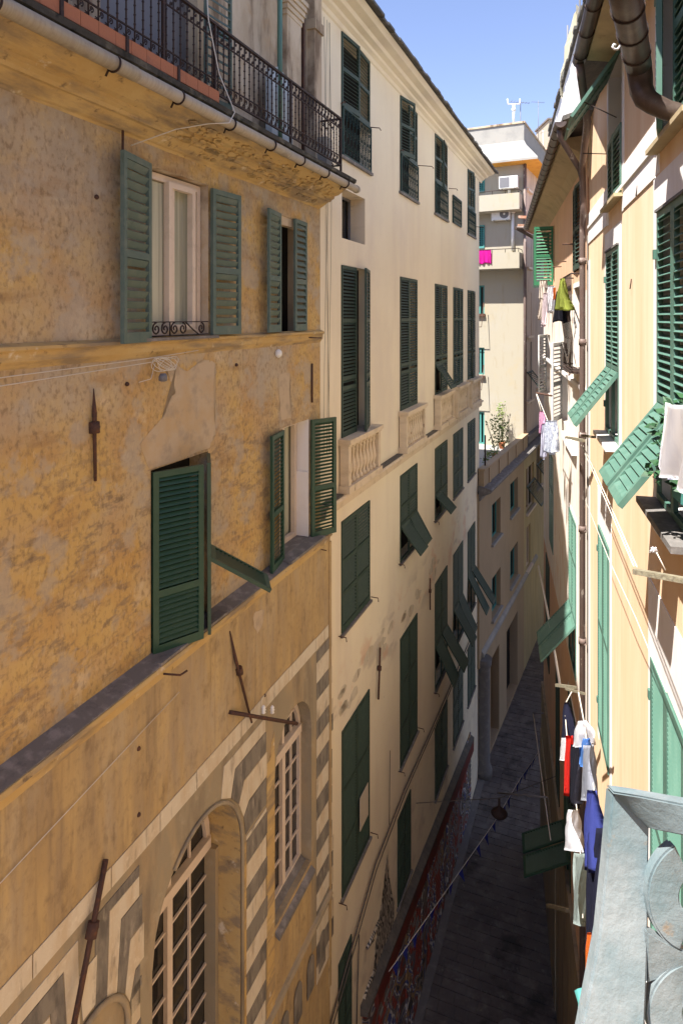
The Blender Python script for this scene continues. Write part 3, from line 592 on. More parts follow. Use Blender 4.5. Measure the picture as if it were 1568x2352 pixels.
bm = bmesh.new(); wall_mesh(b, bm, 9.47, 23.7, -H, 5.0, holes, 0, 9); b.part('wall', bm, 'cream')
bm = bmesh.new(); moulding(b, bm, 9.30, 24.1, [(0, 4.90), (.03, 4.92), (.05, 4.98), (.12, 5.02), (.14, 5.06), (.24, 5.09), (.28, 5.14), (.42, 5.17), (.50, 5.24), (0, 5.26)]); b.part('cornice', bm, 'cream')
bm = bmesh.new(); n = 46
for i in range(n):       # slate edge, course by course
    s0 = 9.2+(24.3-9.2)*i/n; s1 = 9.2+(24.3-9.2)*(i+1)/n+.02; e = rnd.uniform(-.015, .02); dz = rnd.uniform(0, .02)
    prism(bm, [b.v(s0, .60+e, 5.22+dz), b.v(s1, .60+e, 5.22+dz), b.v(s1, -4.5, 6.5+dz), b.v(s0, -4.5, 6.5+dz)], (0, 0, .055))
prism(bm, [b.v(9.2, -4.5, 6.5), b.v(24.3, -4.5, 6.5), b.v(24.3, -9.5, 5.2), b.v(9.2, -9.5, 5.2)], (0, 0, .05))
b.part('roof', bm, 'slate')
bm = bmesh.new(); quad(bm, [b.v(23.7, 0, 5), b.v(23.7, -9, 5), b.v(23.7, -4.5, 6.45)]); quad(bm, [b.v(9.47, 0, 5), b.v(9.47, -9, 5), b.v(9.47, -4.5, 6.45)]); b.part('gable', bm, 'cream')
GD = 'g_dark'
def grille(w, s0, s1, z0, z1, o=.02):
    bm = bmesh.new(); b.bx(bm, s0, s1, o, o+.03, z1-.03, z1); b.bx(bm, s0, s1, o, o+.03, z0, z0+.03); b.bx(bm, s0, s0+.025, o, o+.03, z0, z1); b.bx(bm, s1-.025, s1, o, o+.03, z0, z1)
    n = max(3, int((s1-s0)/.16))
    for k in range(n):
        c = s0+(s1-s0)*(k+.5)/n
        for j in range(3):
            zc = z0+(z1-z0)*(j+.5)/3
            for q in (1, -1): tube(bm, [b.v(c+p[0], o+.015, zc+p[1]) for p in scroll((.035*q, .05*q), .06, 1.57*q, 1.0, 7, q)], .008, 3, False)
        tube(bm, [b.v(c-.07, o+.015, z0), b.v(c-.07, o+.015, z1)], .007, 4)
    b.part('window_grille', bm, mat_iron_g, w)
mat_iron_g = mat('dark_green_wrought_iron', (.02, .05, .045), [((.07, .11, .09), V3(30), 5, .55, .7, .7)], .6)
for i, (c, z0, z1) in enumerate(R0):
    s0, s1 = cols[c]; w = window(b, s0, s1, z0, z1, 0, .2, 'dark', 'cream'); m_ = z0+.86; hw = (s1-s0)/2-.008
    for dr, sh, aj in ((1, s0+.004, (5, 12, 3, 8)[i]), (-1, s1-.004, (2, 0, 6, 0)[i])): leaf(b, w, sh, .02, hw, m_-.02, z1-.01, aj, dr, GD, pitch=.062, rails=(.62,), tilt=45)
    grille(w, s0, s1, z0, m_-.02)
    bm = bmesh.new(); b.bx(bm, s0-.08, s1+.1, -.02, .05, z0-.05, z0); b.part('sill', bm, 'slate_sill', w)
w = window(b, *sq, 0, .35, 'glass', 'cream_trim'); bm = bmesh.new(); wframe(bm, b, sq[0], sq[1], sq[2], sq[3], -.33, .04, .04, 1); b.part('frame', bm, 'plastic_g', w)
w = window(b, *sm, 0, .2, 'dark', 'cream'); grille(w, *sm)
for c in range(5):
    s0, s1 = cols[c]; z0, z1 = rows[1]
    fl = ((-1.25, 34), None) if c == 2 else (None, None)
    closed(b, s0, s1, z0, z1, GD, flaps=fl, ajar=((0, 14), (0, 0), (0, 0), (4, 0), (0, 4))[c], rails=(.95, 1.95, 2.12))
    # balustrade (thing part with balusters)
    bm = bmesh.new(); e0, e1 = s0-.10, s1+.14; 
    b.bx(bm, e0-.04, e1+.04, 0, .23, -2.14, -2.07); b.bx(bm, e0-.02, e1+.02, 0, .20, -2.18, -2.14); b.bx(bm, e0, e0+.12, .02, .18, -2.86, -2.18); b.bx(bm, e1-.12, e1, .02, .18, -2.86, -2.18)
    b.bx(bm, e0-.03, e1+.03, 0, .21, -2.98, -2.86); bal = b.part('balustrade', bm, 'cream_trim')
    nb = max(4, int((e1-e0-.26)/.17))
    for k in range(nb):
        bm = bmesh.new(); c_ = e0+.13+(e1-e0-.26)*(k+.5)/nb
        lathe(bm, b.v(c_, .10, -2.86), [(.055, 0), (.055, .06), (.03, .09), (.035, .14), (.062, .24), (.055, .32), (.03, .45), (.026, .52), (.045, .56), (.03, .60), (.055, .63), (.055, .68)], 9); b.part('baluster', bm, 'cream_trim', bal)
for r, fl, aj in ((2, {1: ((-4.62, 38), (-4.62, 30)), 2: ((-4.75, 44), None)}, {}), (3, {2: ((-8.75, 26), (-8.75, 33)), 3: ((-8.75, 30), (-8.75, 24)), 4: ((-8.6, 28), (-8.6, 34))}, {}), (4, {}, {})):
    z0, z1 = rows[r]
    for c in range(5):
        s0, s1 = cols[c]
        if r == 3 and c == 0: s0, s1 = wpx(b, 784, 847)
        if r == 4 and c == 0: s0, s1 = wpx(b, 776, 806)
        if r == 4 and c == 1: s0, s1 = wpx(b, 912, 942)
        ww = closed(b, s0, s1, z0, z1, GD, flaps=fl.get(c, (None, None)), rails=((.7, 1.25) if r != 3 else (1.05, 2.0)), pitch=(.05 if r == 3 else .058))
        bm = bmesh.new(); b.bx(bm, s0-.05, s1+.05, -.02, .05, z0-.045, z0-.003); b.part('sill', bm, 'slate_sill', ww)
        if r in (2, 3) and c < 3:
            for q in (s0-.12, s1+.1):
                bm = bmesh.new(); tube(bm, [b.v(q, 0, z0+.02), b.v(q, .14, z0+.02), b.v(q, .15, z0-.05)], .009, 5); b.part('line_bracket', bm, 'rust')
bm = bmesh.new(); b.bx(bm, cols[0][0]+.78, cols[0][0]+1.22, .05, .062, -9.35, -8.75); b.part('shutter_gap', bm, 'blind')
# cordon
bm = bmesh.new(); moulding(b, bm, 9.48, 23.75, [(0, -2.98), (.14, -2.99), (.16, -3.03), (.10, -3.06), (.09, -3.19), (.03, -3.23), (0, -3.26)]); b.part('string_course', bm, 'cream_trim')
for a, e in ((9.5, cols[0][0]-.2), (cols[0][1]+.25, cols[1][0]-.2), (cols[1][1]+.25, cols[2][0]-.2)):
    bm = bmesh.new(); b.bx(bm, a, e, .0, .13, -2.985, -2.965); b.part('slate_flashing', bm, 'slate')
# surviving striped masonry by the corner, painted frieze remnants
ws, gs = bmesh.new(), bmesh.new(); z = -10.2; k = 0
while z < -5.3:
    h_ = rnd.uniform(.24, .32); e = rnd.uniform(-.06, .06); pts = [(9.49, z), (9.95+e, z-.03), (9.95+e, z+h_-.04), (9.49, z+h_-.01)]
    prism(ws if k % 2 else gs, [b.v(p[0], .006, p[1]) for p in pts], b.d(0, -.01, 0)); z += h_; k += 1
b.part('pale_stone_courses', ws, 'white_stone'); b.part('grey_stone_courses', gs, 'grey_stone')
bm = bmesh.new()
for i in range(26):
    s = rnd.uniform(10.0, 17.5); z = -6.55+rnd.uniform(-.28, .18); q = rnd.uniform(.08, .32)
    prism(bm, [b.v(s+q*math.cos(a)*rnd.uniform(.6, 1.2), .003, z+q*.45*math.sin(a)*rnd.uniform(.6, 1.2)) for a in [k*.785 for k in range(8)]], b.d(0, -.006, 0))
b.part('frieze_remnant', bm, 'white_stone')
def tieb(p, q, r=.012):
    bm = bmesh.new(); tube(bm, [p, q], r, 5); c = p.lerp(q, .4); tube(bm, [c-Vector((0, 0, .04)), c+Vector((0, 0, .04))], r*2, 6); b.part('wall_tie', bm, 'rust')
S = lambda x, o=0: b.F.s_(x, o); zz = lambda x, y, o=0: b.F.z_(x, y, o)
tieb(b.v(S(867), .05, zz(867, 1487)), b.v(S(863), .05, zz(863, 1605)), .022); tieb(b.v(S(983), .05, zz(983, 1328)), b.v(S(983), .05, zz(983, 1400)), .018)
for x_, y_, dx in ((846, 291, .35), (958, 379, .6), (1030, 432, .4), (918, 346, -.2), (783, 237, -.2), (745, 2048, .15), (1090, 520, .5)):
    bm = bmesh.new(); tube(bm, [b.v(S(x_), 0, zz(x_, y_)), b.v(S(x_)+dx*.4, abs(dx)*.5, zz(x_, y_)), b.v(S(x_)+dx*.5, abs(dx)*.55, zz(x_, y_)-.04)], .010, 5); b.part('line_bracket', bm, 'rust')
for q in range(4): bm = bmesh.new(); tube(bm, [b.v(9.62+.07*q+.05*math.sin(z*.9+q*2), .02, z) for z in [4.8-k*.5 for k in range(15)]], .003, 4); b.part('facade_cable', bm, 'wire')
bm = bmesh.new(); tube(bm, [b.v(9.5, .04, -11.6), b.v(12, .06, -10.6), b.v(14, .06, -10.5), b.v(18, .06, -10.65), b.v(23, .06, -10.7)], .018, 5); b.part('facade_cable', bm, 'wire'); bm = bmesh.new(); tube(bm, [b.v(9.5, .05, -11.75), b.v(12, .07, -10.75), b.v(14, .07, -10.6), b.v(18, .07, -10.75), b.v(23, .07, -10.8)], .012, 5); b.part('facade_cable', bm, 'wire')
bm = bmesh.new(); tube(bm, [b.v(11.1, .05, -11.2), b.v(11.0, .05, -12.2), b.v(10.9, .05, -14)], .014, 5); b.part('facade_cable', bm, 'wire'); bm = bmesh.new(); tube(bm, [b.v(12.9, .05, -10.5), b.v(12.95, .05, -9.0)], .008, 4)
b.part('facade_cable', bm, 'wire')
# ground floor shops: canopy, fascia, rolling shutters
bm = bmesh.new(); prism(bm, [b.v(11.3, 0, -12.70), b.v(11.3, .15, -12.80), b.v(11.3, .15, -12.86), b.v(11.3, 0, -12.9)], b.d(10.6, 0, -1.25)); b.part('shop_canopy', bm, 'slate')
bm = bmesh.new()
for a, e in shop: zc = -12.92-(a-11.3)*.118; prism(bm, [b.v(a-.25, 0, zc), b.v(a-.25, .10, zc), b.v(a-.25, .10, zc-.42), b.v(a-.25, 0, zc-.42)], b.d(e-a+.5, 0, -(e-a+.5)*.118))
b.part('shop_fascia', bm, 'red')
graf = bpy.data.materials.new('graffiti_paint'); graf.use_nodes = True; nt = graf.node_tree; tc = nt.nodes.new('ShaderNodeTexCoord'); nz = nt.nodes.new('ShaderNodeTexNoise'); nz.inputs['Scale'].default_value = .75; nz.inputs['Detail'].default_value = 1; nz.inputs['Distortion'].default_value = 2.2
cr = nt.nodes.new('ShaderNodeValToRGB'); nt.links.new(tc.outputs['Object'], nz.inputs['Vector']); nt.links.new(nz.outputs[0], cr.inputs[0]); nt.links.new(cr.outputs[0], nt.nodes['Principled BSDF'].inputs['Base Color'])
cr.color_ramp.interpolation = 'CONSTANT'; els = [(0, (.20, .19, .18)), (.36, (.26, .05, .03)), (.44, (.12, .11, .12)), (.49, (.55, .53, .50)), (.52, (.06, .08, .22)), (.56, (.30, .20, .10)), (.61, (.04, .04, .04)), (.66, (.22, .20, .17))]
for i, (p, c) in enumerate(els):
    e = cr.color_ramp.elements[i] if i < 2 else cr.color_ramp.elements.new(p)
    e.position = p; e.color = (*c, 1)
M['graf'] = graf
for a, e in shop:
    bm = bmesh.new(); n = 34
    for k in range(n): b.bx(bm, a, e, .012, .035+(k % 2)*.015, -H+2.6*k/n, -H+2.6*(k+1)/n)
    rs = b.part('rolling_shutter', bm, 'graf')
bm = bmesh.new(); prism(bm, [b.v(11.4, .02, -H), b.v(21.9, .02, -H), b.v(21.9, .02, -14.2), b.v(11.4, .02, -12.95)], b.d(0, -.03, 0)); b.part('graffiti_panel', bm, 'graf')
# black and white line mural near the corner
mur = bpy.data.materials.new('mural_line_paint'); mur.use_nodes = True; nt = mur.node_tree; tc = nt.nodes.new('ShaderNodeTexCoord'); wv = nt.nodes.new('ShaderNodeTexWave'); wv.inputs['Scale'].default_value = 3.2; wv.inputs['Distortion'].default_value = 14; wv.inputs['Detail'].default_value = 2; wv.inputs['Detail Scale'].default_value = 1.1
cr = nt.nodes.new('ShaderNodeValToRGB'); cr.color_ramp.elements[0].position = .47; cr.color_ramp.elements[0].color = (.03, .03, .03, 1); cr.color_ramp.elements[1].position = .55; cr.color_ramp.elements[1].color = (.50, .45, .37, 1)
nt.links.new(tc.outputs['Object'], wv.inputs['Vector']); nt.links.new(wv.outputs[1], cr.inputs[0]); nt.links.new(cr.outputs[0], nt.nodes['Principled BSDF'].inputs['Base Color']); M['mural'] = mur
out = [(875, 2080), (868, 2120), (862, 2170), (858, 2230), (866, 2260), (852, 2352), (872, 2360), (884, 2290), (890, 2230), (898, 2180), (903, 2130), (905, 2075), (899, 2050), (893, 2010), (890, 1960), (884, 2000), (886, 2050)]
bm = bmesh.new(); prism(bm, [b.v(S(x_), .006, zz(x_, y_)) for x_, y_ in out], b.d(0, -.008, 0)); bmesh.ops.triangulate(bm, faces=bm.faces); b.part('mural', bm, 'mural')
for pts in ([(868, 2120), (840, 2180), (858, 2160)], [(858, 2230), (835, 2290), (832, 2352)], [(884, 2290), (905, 2330), (915, 2400)], [(890, 2230), (905, 2260), (925, 2250)]):
    bm = bmesh.new(); tube(bm, [b.v(S(x_), .004, zz(x_, y_)) for x_, y_ in pts], [.05, .035, .012], 6); b.part('mural_tentacle', bm, 'mural')
# ============================================================ LOW BEIGE BUILDING with roof terrace (street bends right)
b = FD.root('terrace_building', FD.s_(1150)); S = lambda x, o=0: b.F.s_(x, o); zz = lambda x, y, o=0: b.F.z_(x, y, o)
tag(b.e, 'low beige building in shade whose roof terrace holds potted plants, past the cream building', 'building')
sL, sC = S(1104), S(1203)
wins = [(S(1129), S(1149), -8.64, -7.18), (S(1171), S(1189), -8.5, -7.12), (S(1129), S(1149), -11.55, -10.0), (S(1171), S(1189), -11.5, -10.0)]
doors = [(S(1126), S(1146), -H+.1, -13.0), (S(1163), S(1188), -H+.1, -13.1)]
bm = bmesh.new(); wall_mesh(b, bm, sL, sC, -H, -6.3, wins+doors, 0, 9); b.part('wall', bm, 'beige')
for x in wins:
    w = window(b, *x, 0, .25, 'glass', 'beige'); bm = bmesh.new(); b.bx(bm, x[0]-.08, x[1]+.08, -.2, .10, x[2]-.10, x[2]-.01); b.part('sill', bm, 'concrete', w)
    bm = bmesh.new(); wframe(bm, b, *x, -.22, .06, .05, 1); b.part('frame', bm, 'teal_paint', w)
for x in doors: window(b, *x, 0, .35, 'dark', 'beige', name='doorway')
bm = bmesh.new()
moulding(b, bm, sL-.3, sC, [(0, -6.55), (.08, -6.5), (.12, -6.35), (.42, -6.22), (.45, -6.12), (.40, -6.08), (0, -6.0)]); b.part('cornice', bm, 'slate_sill')
bm = bmesh.new(); b.bx(bm, sL-.2, sC, -.02, .16, -6.05, -5.47); b.bx(bm, sL-.22, sC, -.05, .20, -5.47, -5.40)
for k in range(5): s = sL+(sC-sL)*(k+.3)/5; b.bx(bm, s, s+.3, .15, .2, -6.03, -5.48)
b.part('parapet', bm, 'beige')
bm = bmesh.new(); b.bx(bm, sL-.1, sC, -9, -.02, -6.25, -6.1); b.part('terrace_floor', bm, 'concrete')
bm = bmesh.new(); moulding(b, bm, sL, sC+3, [(0, -12.25), (.10, -12.22), (.12, -12.1), (.05, -12.02), (0, -12.0)]); b.part('string_course', bm, 'concrete')
bm = bmesh.new(); lathe(bm, b.v(sL+.12, .05, -H), [(.32, 0), (.32, .3), (.24, .5), (.24, 3.9), (.29, 4.0), (.31, 4.25)], 14); b.part('corner_column', bm, 'kerb')
bm = bmesh.new(); b.bx(bm, sL-.3, sL+.02, -.2, .02, -12.5, -6.3); b.part('corner_strip', bm, 'beige')
# ============================================================ TALL BUILDING closing the view
p = FD.P0+FD.u*sC; thD = math.atan(751/1500)
FE = Fac(p, thD-math.pi/2, 1)
e_ = FE.root('apartment_block', 0); e = e_
tag(e.e, 'tall sunlit apartment block with two balconies and flared concrete attic at the alley end', 'building')
S2 = lambda x, o=0: e.F.s_(x, o); z2 = lambda x, y, o=0: e.F.z_(x, y, o)
wE = S2(1040)
hE = [(S2(1112), S2(1090), z2(1105, 725), z2(1105, 655)), (S2(1113), S2(1095), z2(1105, 570), z2(1105, 517)), (S2(1113), S2(1095), z2(1105, 442), z2(1105, 400)), (S2(1112), S2(1093), z2(1105, 860), z2(1105, 798)), (S2(1112), S2(1093), z2(1105, 1020), z2(1105, 946))]
sideW = [(S(1209), S(1219), 6.1, 7.6), (S(1210), S(1220), 2.4, 4.4), (S(1233), S(1241), 2.6, 4.3), (S(1209), S(1220), -.9, 1.2), (S(1209), S(1221), -4.0, -1.6), (S(1232), S(1242), -3.6, -2.2), (S(1208), S(1226), -9.3, -7.2), (S(1208), S(1218), -12, -10), (S(1231), S(1243), -8.8, -6.7)]
sideW = [(a, c, z0*1.0, z1*1.0) for a, c, z0, z1 in sideW]
bm = bmesh.new(); wall_mesh(e, bm, 0, wE, -6.2, 7.2, hE, 0, .01, body=False); e.part('wall', bm, 'tall')
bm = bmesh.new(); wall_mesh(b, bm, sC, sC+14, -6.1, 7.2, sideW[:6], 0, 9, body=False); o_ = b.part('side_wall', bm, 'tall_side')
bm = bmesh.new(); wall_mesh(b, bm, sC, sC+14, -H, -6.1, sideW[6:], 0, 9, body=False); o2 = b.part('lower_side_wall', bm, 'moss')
def adopt(o, par):          # hand a part built in one wall's frame over to another building
    bpy.context.view_layer.update(); mw = o.matrix_world.copy(); o.parent = par; o.matrix_parent_inverse = par.matrix_world.inverted() @ mw @ Matrix.Identity(4) if False else Matrix.Identity(4); o.matrix_local = par.matrix_world.inverted() @ mw
adopt(o_, e.e); adopt(o2, e.e)
for x in sideW:
    w = window(b, *x, 0, .2, 'glass', 'tall_side' if x[2] > -6 else 'moss'); adopt(w, e.e)
    bm = bmesh.new(); b.bx(bm, x[0]-.1, x[1]+.1, 0, .12, x[2]-.1, x[2]); wframe(bm, b, x[0], x[1], x[2], x[3], -.15, .07, .05, 1); q = build('frame', bm, M['frame_w'], b.e); adopt(q, e.e); mw = q.matrix_world.copy(); q.parent = w; q.matrix_local = w.matrix_local.inverted() @ q.matrix_local if False else q.matrix_local.copy(); bpy.context.view_layer.update(); q.matrix_world = mw if False else q.matrix_world
    q.matrix_local = Matrix.Identity(4)
for s_a, z_a, m_ in ((sideW[6], -8.0, 'g_dark'), (sideW[8], -7.5, 'g_dark'), (sideW[4], -2.6, 'g_dark')):
    bm = bmesh.new(); panel(bm, b.v(s_a[0], .03, z_a), b.d(1, 0, 0), Vector((0, b.sg*.62, -.78)), Vector((0, b.sg*.78, .62)), s_a[1]-s_a[0], 1.1, .08, .06, .04); q = b.part('awning_shutter', bm, m_); adopt(q, e.e)
bm = bmesh.new()
for z0 in (-5.9,): b.bx(bm, sC, sC+12, 0, .2, z0, z0+.35)
moulding(b, bm, sC, sC+14, [(0, -6.55), (.08, -6.5), (.12, -6.35), (.42, -6.22), (.45, -6.12), (.40, -6.08), (0, -6.0)]); q = b.part('side_cornice', bm, 'slate_sill'); adopt(q, e.e)
bm = bmesh.new(); b.bx(bm, sC+1.6, sC+1.68, .01, .05, -4.2, -1.2); q = b.part('slanted_board', bm, 'concrete'); adopt(q, e.e)
# block body, attic
bm = bmesh.new(); e.bx(bm, .02, wE, -12, -.3, -6.1, 7.2); e.part('body', bm, 'tall_side')
bm = bmesh.new()
at = [(.75, 7.15), (.75, 7.25), (.12, 8.0), (0, 8.25), (0, 9.05)]          # flared attic profile, front then side
fr = [[e.v(-o*1.0, o, z) for o, z in at], [e.v(wE+.5, o, z) for o, z in at], [e.v(-o, -13, z) for o, z in at]]
for A_, B_ in ((fr[0], fr[1]), (fr[0], fr[2])):
    for k in range(4): quad(bm, [A_[k], B_[k], B_[k+1], A_[k+1]])
quad(bm, [e.v(0, 0, 9.05), e.v(wE+.5, 0, 9.05), e.v(wE+.5, -13, 9.05), e.v(0, -13, 9.05)]); e.part('attic', bm, 'concrete')
bm = bmesh.new(); quad(bm, [e.v(-.75, .75, 7.16), e.v(wE+.5, .75, 7.16), e.v(wE+.5, -.1, 7.12), e.v(.0, -.1, 7.12)]); quad(bm, [e.v(-.75, .75, 7.16), e.v(-.75, -13, 7.16), e.v(0.1, -13, 7.12), e.v(.1, 0, 7.12)])
e.part('eaves', bm, 'orange_eave')
bm = bmesh.new(); e.bx(bm, -.03, wE, -.1, .05, 9.05, 9.14); e.bx(bm, -.05, .05, -13, .05, 9.05, 9.14); e.part('coping', bm, 'old_grey')
bm = bmesh.new(); tube(bm, [e.v(-.06, .08, 7.1), e.v(-.06, .08, -6.3)], .075, 8); e.part('downpipe', bm, 'pipe_brown')
for hw_ in hE:
    w = window(e, *hw_, 0, .2, 'glass', 'tall'); bm = bmesh.new(); wframe(bm, e, *hw_, -.15, .07, .08, 1); e.part('frame', bm, 'teal_paint', w)
    if hw_ in (hE[1], hE[2]):
        bm = bmesh.new(); panel(bm, e.v(hw_[0]+.02, .05, hw_[3]), e.d(1, 0, 0), Vector((0, 0, -1)), e.d(0, 1, 0), .42, hw_[3]-hw_[2], .08); e.part('shutter', bm, 'teal_paint', w)
for (x, y) in ((1108, 720), (1108, 862)):
    bm = bmesh.new(); e.bx(bm, S2(1114), wE, 0, .12, z2(1105, y+6), z2(1105, y)); tube(bm, [e.v(S2(1114), .3, z2(1105, y-25)), e.v(S2(1112), .55, z2(1105, y+30)), e.v(wE, .55, z2(1105, y+30))], .02, 4); e.part('drying_frame', bm, 'rust')
for yb, yt in ((479, 441), (615, 578)):
    p_ = .8; s0 = S2(1192, p_); z0, z1 = z2(1192, yb, p_), z2(1192, yt, p_)
    bm = bmesh.new(); e.bx(bm, s0, wE, 0, p_-.09, z0-.02, z0+.12); e.bx(bm, s0, wE, p_-.08, p_, z0, z1); e.bx(bm, s0, s0+.08, 0, p_-.081, z0+.001, z1-.001); bal = e.part('balcony', bm, 'tall')
    bm = bmesh.new(); r0 = z1+.17
    tube(bm, [e.v(s0+.04, 0, r0), e.v(s0+.04, p_-.04, r0), e.v(wE, p_-.04, r0)], .018, 5)
    for k in range(6): tube(bm, [e.v(s0+.04+k*.6, p_-.04, z1), e.v(s0+.04+k*.6, p_-.04, r0)], .014, 4)
    e.part('balcony_rail', bm, 'iron', bal)
    sB, zB, zT = s0, z0, z1
for x, y0, y1 in ((1170, 418, 448), (1178, 488, 576)):
    bm = bmesh.new(); tube(bm, [e.v(S2(x), .09, z2(x, y1)), e.v(S2(x), .09, z2(x, y0))], .07, 8); lathe(bm, e.v(S2(x), .09, z2(x, y0)-.05), [(.05, 0), (.12, .04), (.12, .12), (.05, .16)], 8); e.part('flue_pipe', bm, 'plastic_w')
# ============================================================ things on the apartment block
def ac(x, y, o, lab, face=1):
    p = e.v(S2(x, o), o, z2(x, y, o)); mw = Matrix.Translation(e.e.location) @ Matrix.Rotation(e.F.rz, 4, 'Z'); p = mw @ p
    r = empty('air_conditioner', p, e.F.rz); tag(r, lab, 'air conditioner', 'air conditioners on the apartment block')
    bm = bmesh.new(); box(bm, (0, -.15, 0), (-.85, 0, 0), (0, .32, 0), (0, 0, .55)); build('casing', bm, M['plastic_w'], r)
    bm = bmesh.new(); box(bm, (-.04, .172, .04), (-.45, 0, 0), (0, .012, 0), (0, 0, .46)) if face == 2 else tube(bm, [(-.6, .172, .27), (-.6, .185, .27)], .21, 18); build('fan_grille', bm, M['plastic_g'], r)
    bm = bmesh.new()
    tube(bm, [(-.6, .186, .27), (-.6, .195, .27)], .05, 10); build('fan_hub', bm, M['plastic_w'], r)
    for q in (-.12, -.72):
        bm = bmesh.new(); box(bm, (q, -.2, -.04), (.04, 0, 0), (0, .4, 0), (0, 0, .04)); build('bracket', bm, M['concrete'], r)
    return r
E2A = {}
for n_, (x, y, o, lab, fc) in enumerate(((1147, 434, .3, 'white air conditioner with grey grille standing above the upper balcony parapet', 2), (1130, 507, .17, 'white air conditioner with round dark fan hung on the wall under the upper balcony', 1))):
    r = ac(x, y, o, lab, fc)
mwE = Matrix.Translation(e.e.location) @ Matrix.Rotation(e.F.rz, 4, 'Z'); eW = lambda s, o, z: mwE @ e.v(s, o, z)
def top(name, bm, m, label, cat, group=None, loc=None, smooth=False):
    """one-mesh thing: shift its origin to its base"""
    o = build(name, bm, m, None, smooth); me = o.data
    co = [v.co.copy() for v in me.vertices]; mn = Vector((sum(c.x for c in co)/len(co), sum(c.y for c in co)/len(co), min(c.z for c in co)))
    for v in me.vertices: v.co -= mn
    o.location = mn; tag(o, label, cat, group); return o
bm = bmesh.new(); c = eW(S2(1171), -.8, 9.1); tube(bm, [c, c+Vector((0, 0, 1.15))], .06, 10); lathe(bm, c+Vector((0, 0, .8)), [(.06, 0), (.10, .03), (.10, .14), (.06, .18)], 10)
tube(bm, [c+Vector((-.3, 0, 1.4)), c+Vector((-.28, 0, 1.15)), c+Vector((0, 0, 1.15)), c+Vector((.28, 0, 1.15)), c+Vector((.3, 0, 1.4))], .035, 8)
top('chimney_flue', bm, M['plastic_w'], 'white branching metal flue on the attic roof of the tall apartment block', 'chimney flue')
# ---- cloth helper
def cloth(name, p0, p1, drop, mt, label, cat, group=None, prof=None, sway=(0, 0), nu=14, nv=16, amp=.03, seed=1, waves=3, kind=0):
    """hanging cloth from p0 to p1; prof(v)->(left,right) fraction of the width"""
    r_ = random.Random(seed); p0, p1 = Vector(p0), Vector(p1); A = p1-p0; nrm = Vector((-A.y, A.x, 0)); nrm = nrm.normalized() if nrm.length > 1e-6 else Vector((0, 1, 0)); ph = r_.uniform(0, 6)
    bm = bmesh.new(); prof = prof or (lambda v: (0, 1)); rows_ = []
    for j in range(nv+1):
        v = j/nv; l, r = prof(v); row = []
        for i in range(nu+1):
            uu = i/nu; a = l+(r-l)*uu; w_ = amp*1.5*(.25+v)*math.sin(uu*waves*6.283+ph+v*1.4)+amp*.4*math.sin(uu*17+v*5+ph)
            q = p0+A*a+nrm*(w_+sway[1]*v)+Vector((0, 0, -1))*(drop*v*(1+.05*math.sin(uu*9+ph)))-Vector((0, 0, 1))*.02*A.length*4*a*(1-a)+A.normalized()*sway[0]*v
            row.append(bm.verts.new(q))
        rows_.append(row)
    for a, c in zip(rows_, rows_[1:]):
        for i in range(nu):
            if kind == 'trousers' and len(rows_)*.3 < rows_.index(a) and i == nu//2: continue
            f = bm.faces.new([a[i], a[i+1], c[i+1], c[i]]); f.smooth = True
    ex = bmesh.ops.solidify(bm, geom=bm.faces[:], thickness=.004)
    return top(name, bm, mt, label, cat, group)
tent = lambda k: (lambda v: (.5-.08-k*v, .5+.08+k*v))
shirt = lambda v: (0, 1) if v < .18 else (.2, .8) if v < .95 else (.18, .82)
taper = lambda a, c: (lambda v: (a*v, 1-c*v))
magenta = cloth_mat('magenta_cloth', (.80, .02, .42))
p0 = eW(S2(1128, .85), .85, z2(1128, 573, .85)); p1 = eW(S2(1097, .85), .85, z2(1097, 574, .85))
cloth('towel', p0, p1, .62, magenta, 'bright magenta cloth hung over the lower balcony of the apartment block', 'towel', None, lambda v: (0, 1), seed=4, amp=.02)
# plants on the terrace
def foliage(bm, c, rx, rz, n, sz, rr, mi=0):
    for i in range(n):
        d = Vector((rr.gauss(0, 1), rr.gauss(0, 1), rr.gauss(0, 1))).normalized()*rr.uniform(.3, 1)**.6; q = c+Vector((d.x*rx, d.y*rx, d.z*rz))
        a = Vector((rr.uniform(-1, 1), rr.uniform(-1, 1), rr.uniform(-.6, .8))).normalized(); t = a.orthogonal().normalized(); s_ = sz*rr.uniform(.6, 1.3)
        f = bm.faces.new([bm.verts.new(q), bm.verts.new(q+a*s_*.5+t*s_*.28), bm.verts.new(q+a*s_), bm.verts.new(q+a*s_*.5-t*s_*.28)]); f.material_index = mi
leafm = mat('leaf_green', (.10, .15, .035), [((.19, .22, .05), V3(4), 5, .45, .6, .8), ((.05, .08, .025), V3(7), 5, .55, .65, .8)], .7)
dleaf = mat('dark_leaf_green', (.03, .09, .035), [((.015, .04, .02), V3(12), 5, .45, .6, .8)], .5)
potm = mat('terracotta_pot', (.42, .15, .07), [((.30, .11, .05), V3(8), 5, .5, .65, .7)], .9)
mwD = Matrix.Translation(b.e.location) @ Matrix.Rotation(b.F.rz, 4, 'Z'); dW = lambda s, o, z: mwD @ b.v(s, o, z)
rr = random.Random(11)
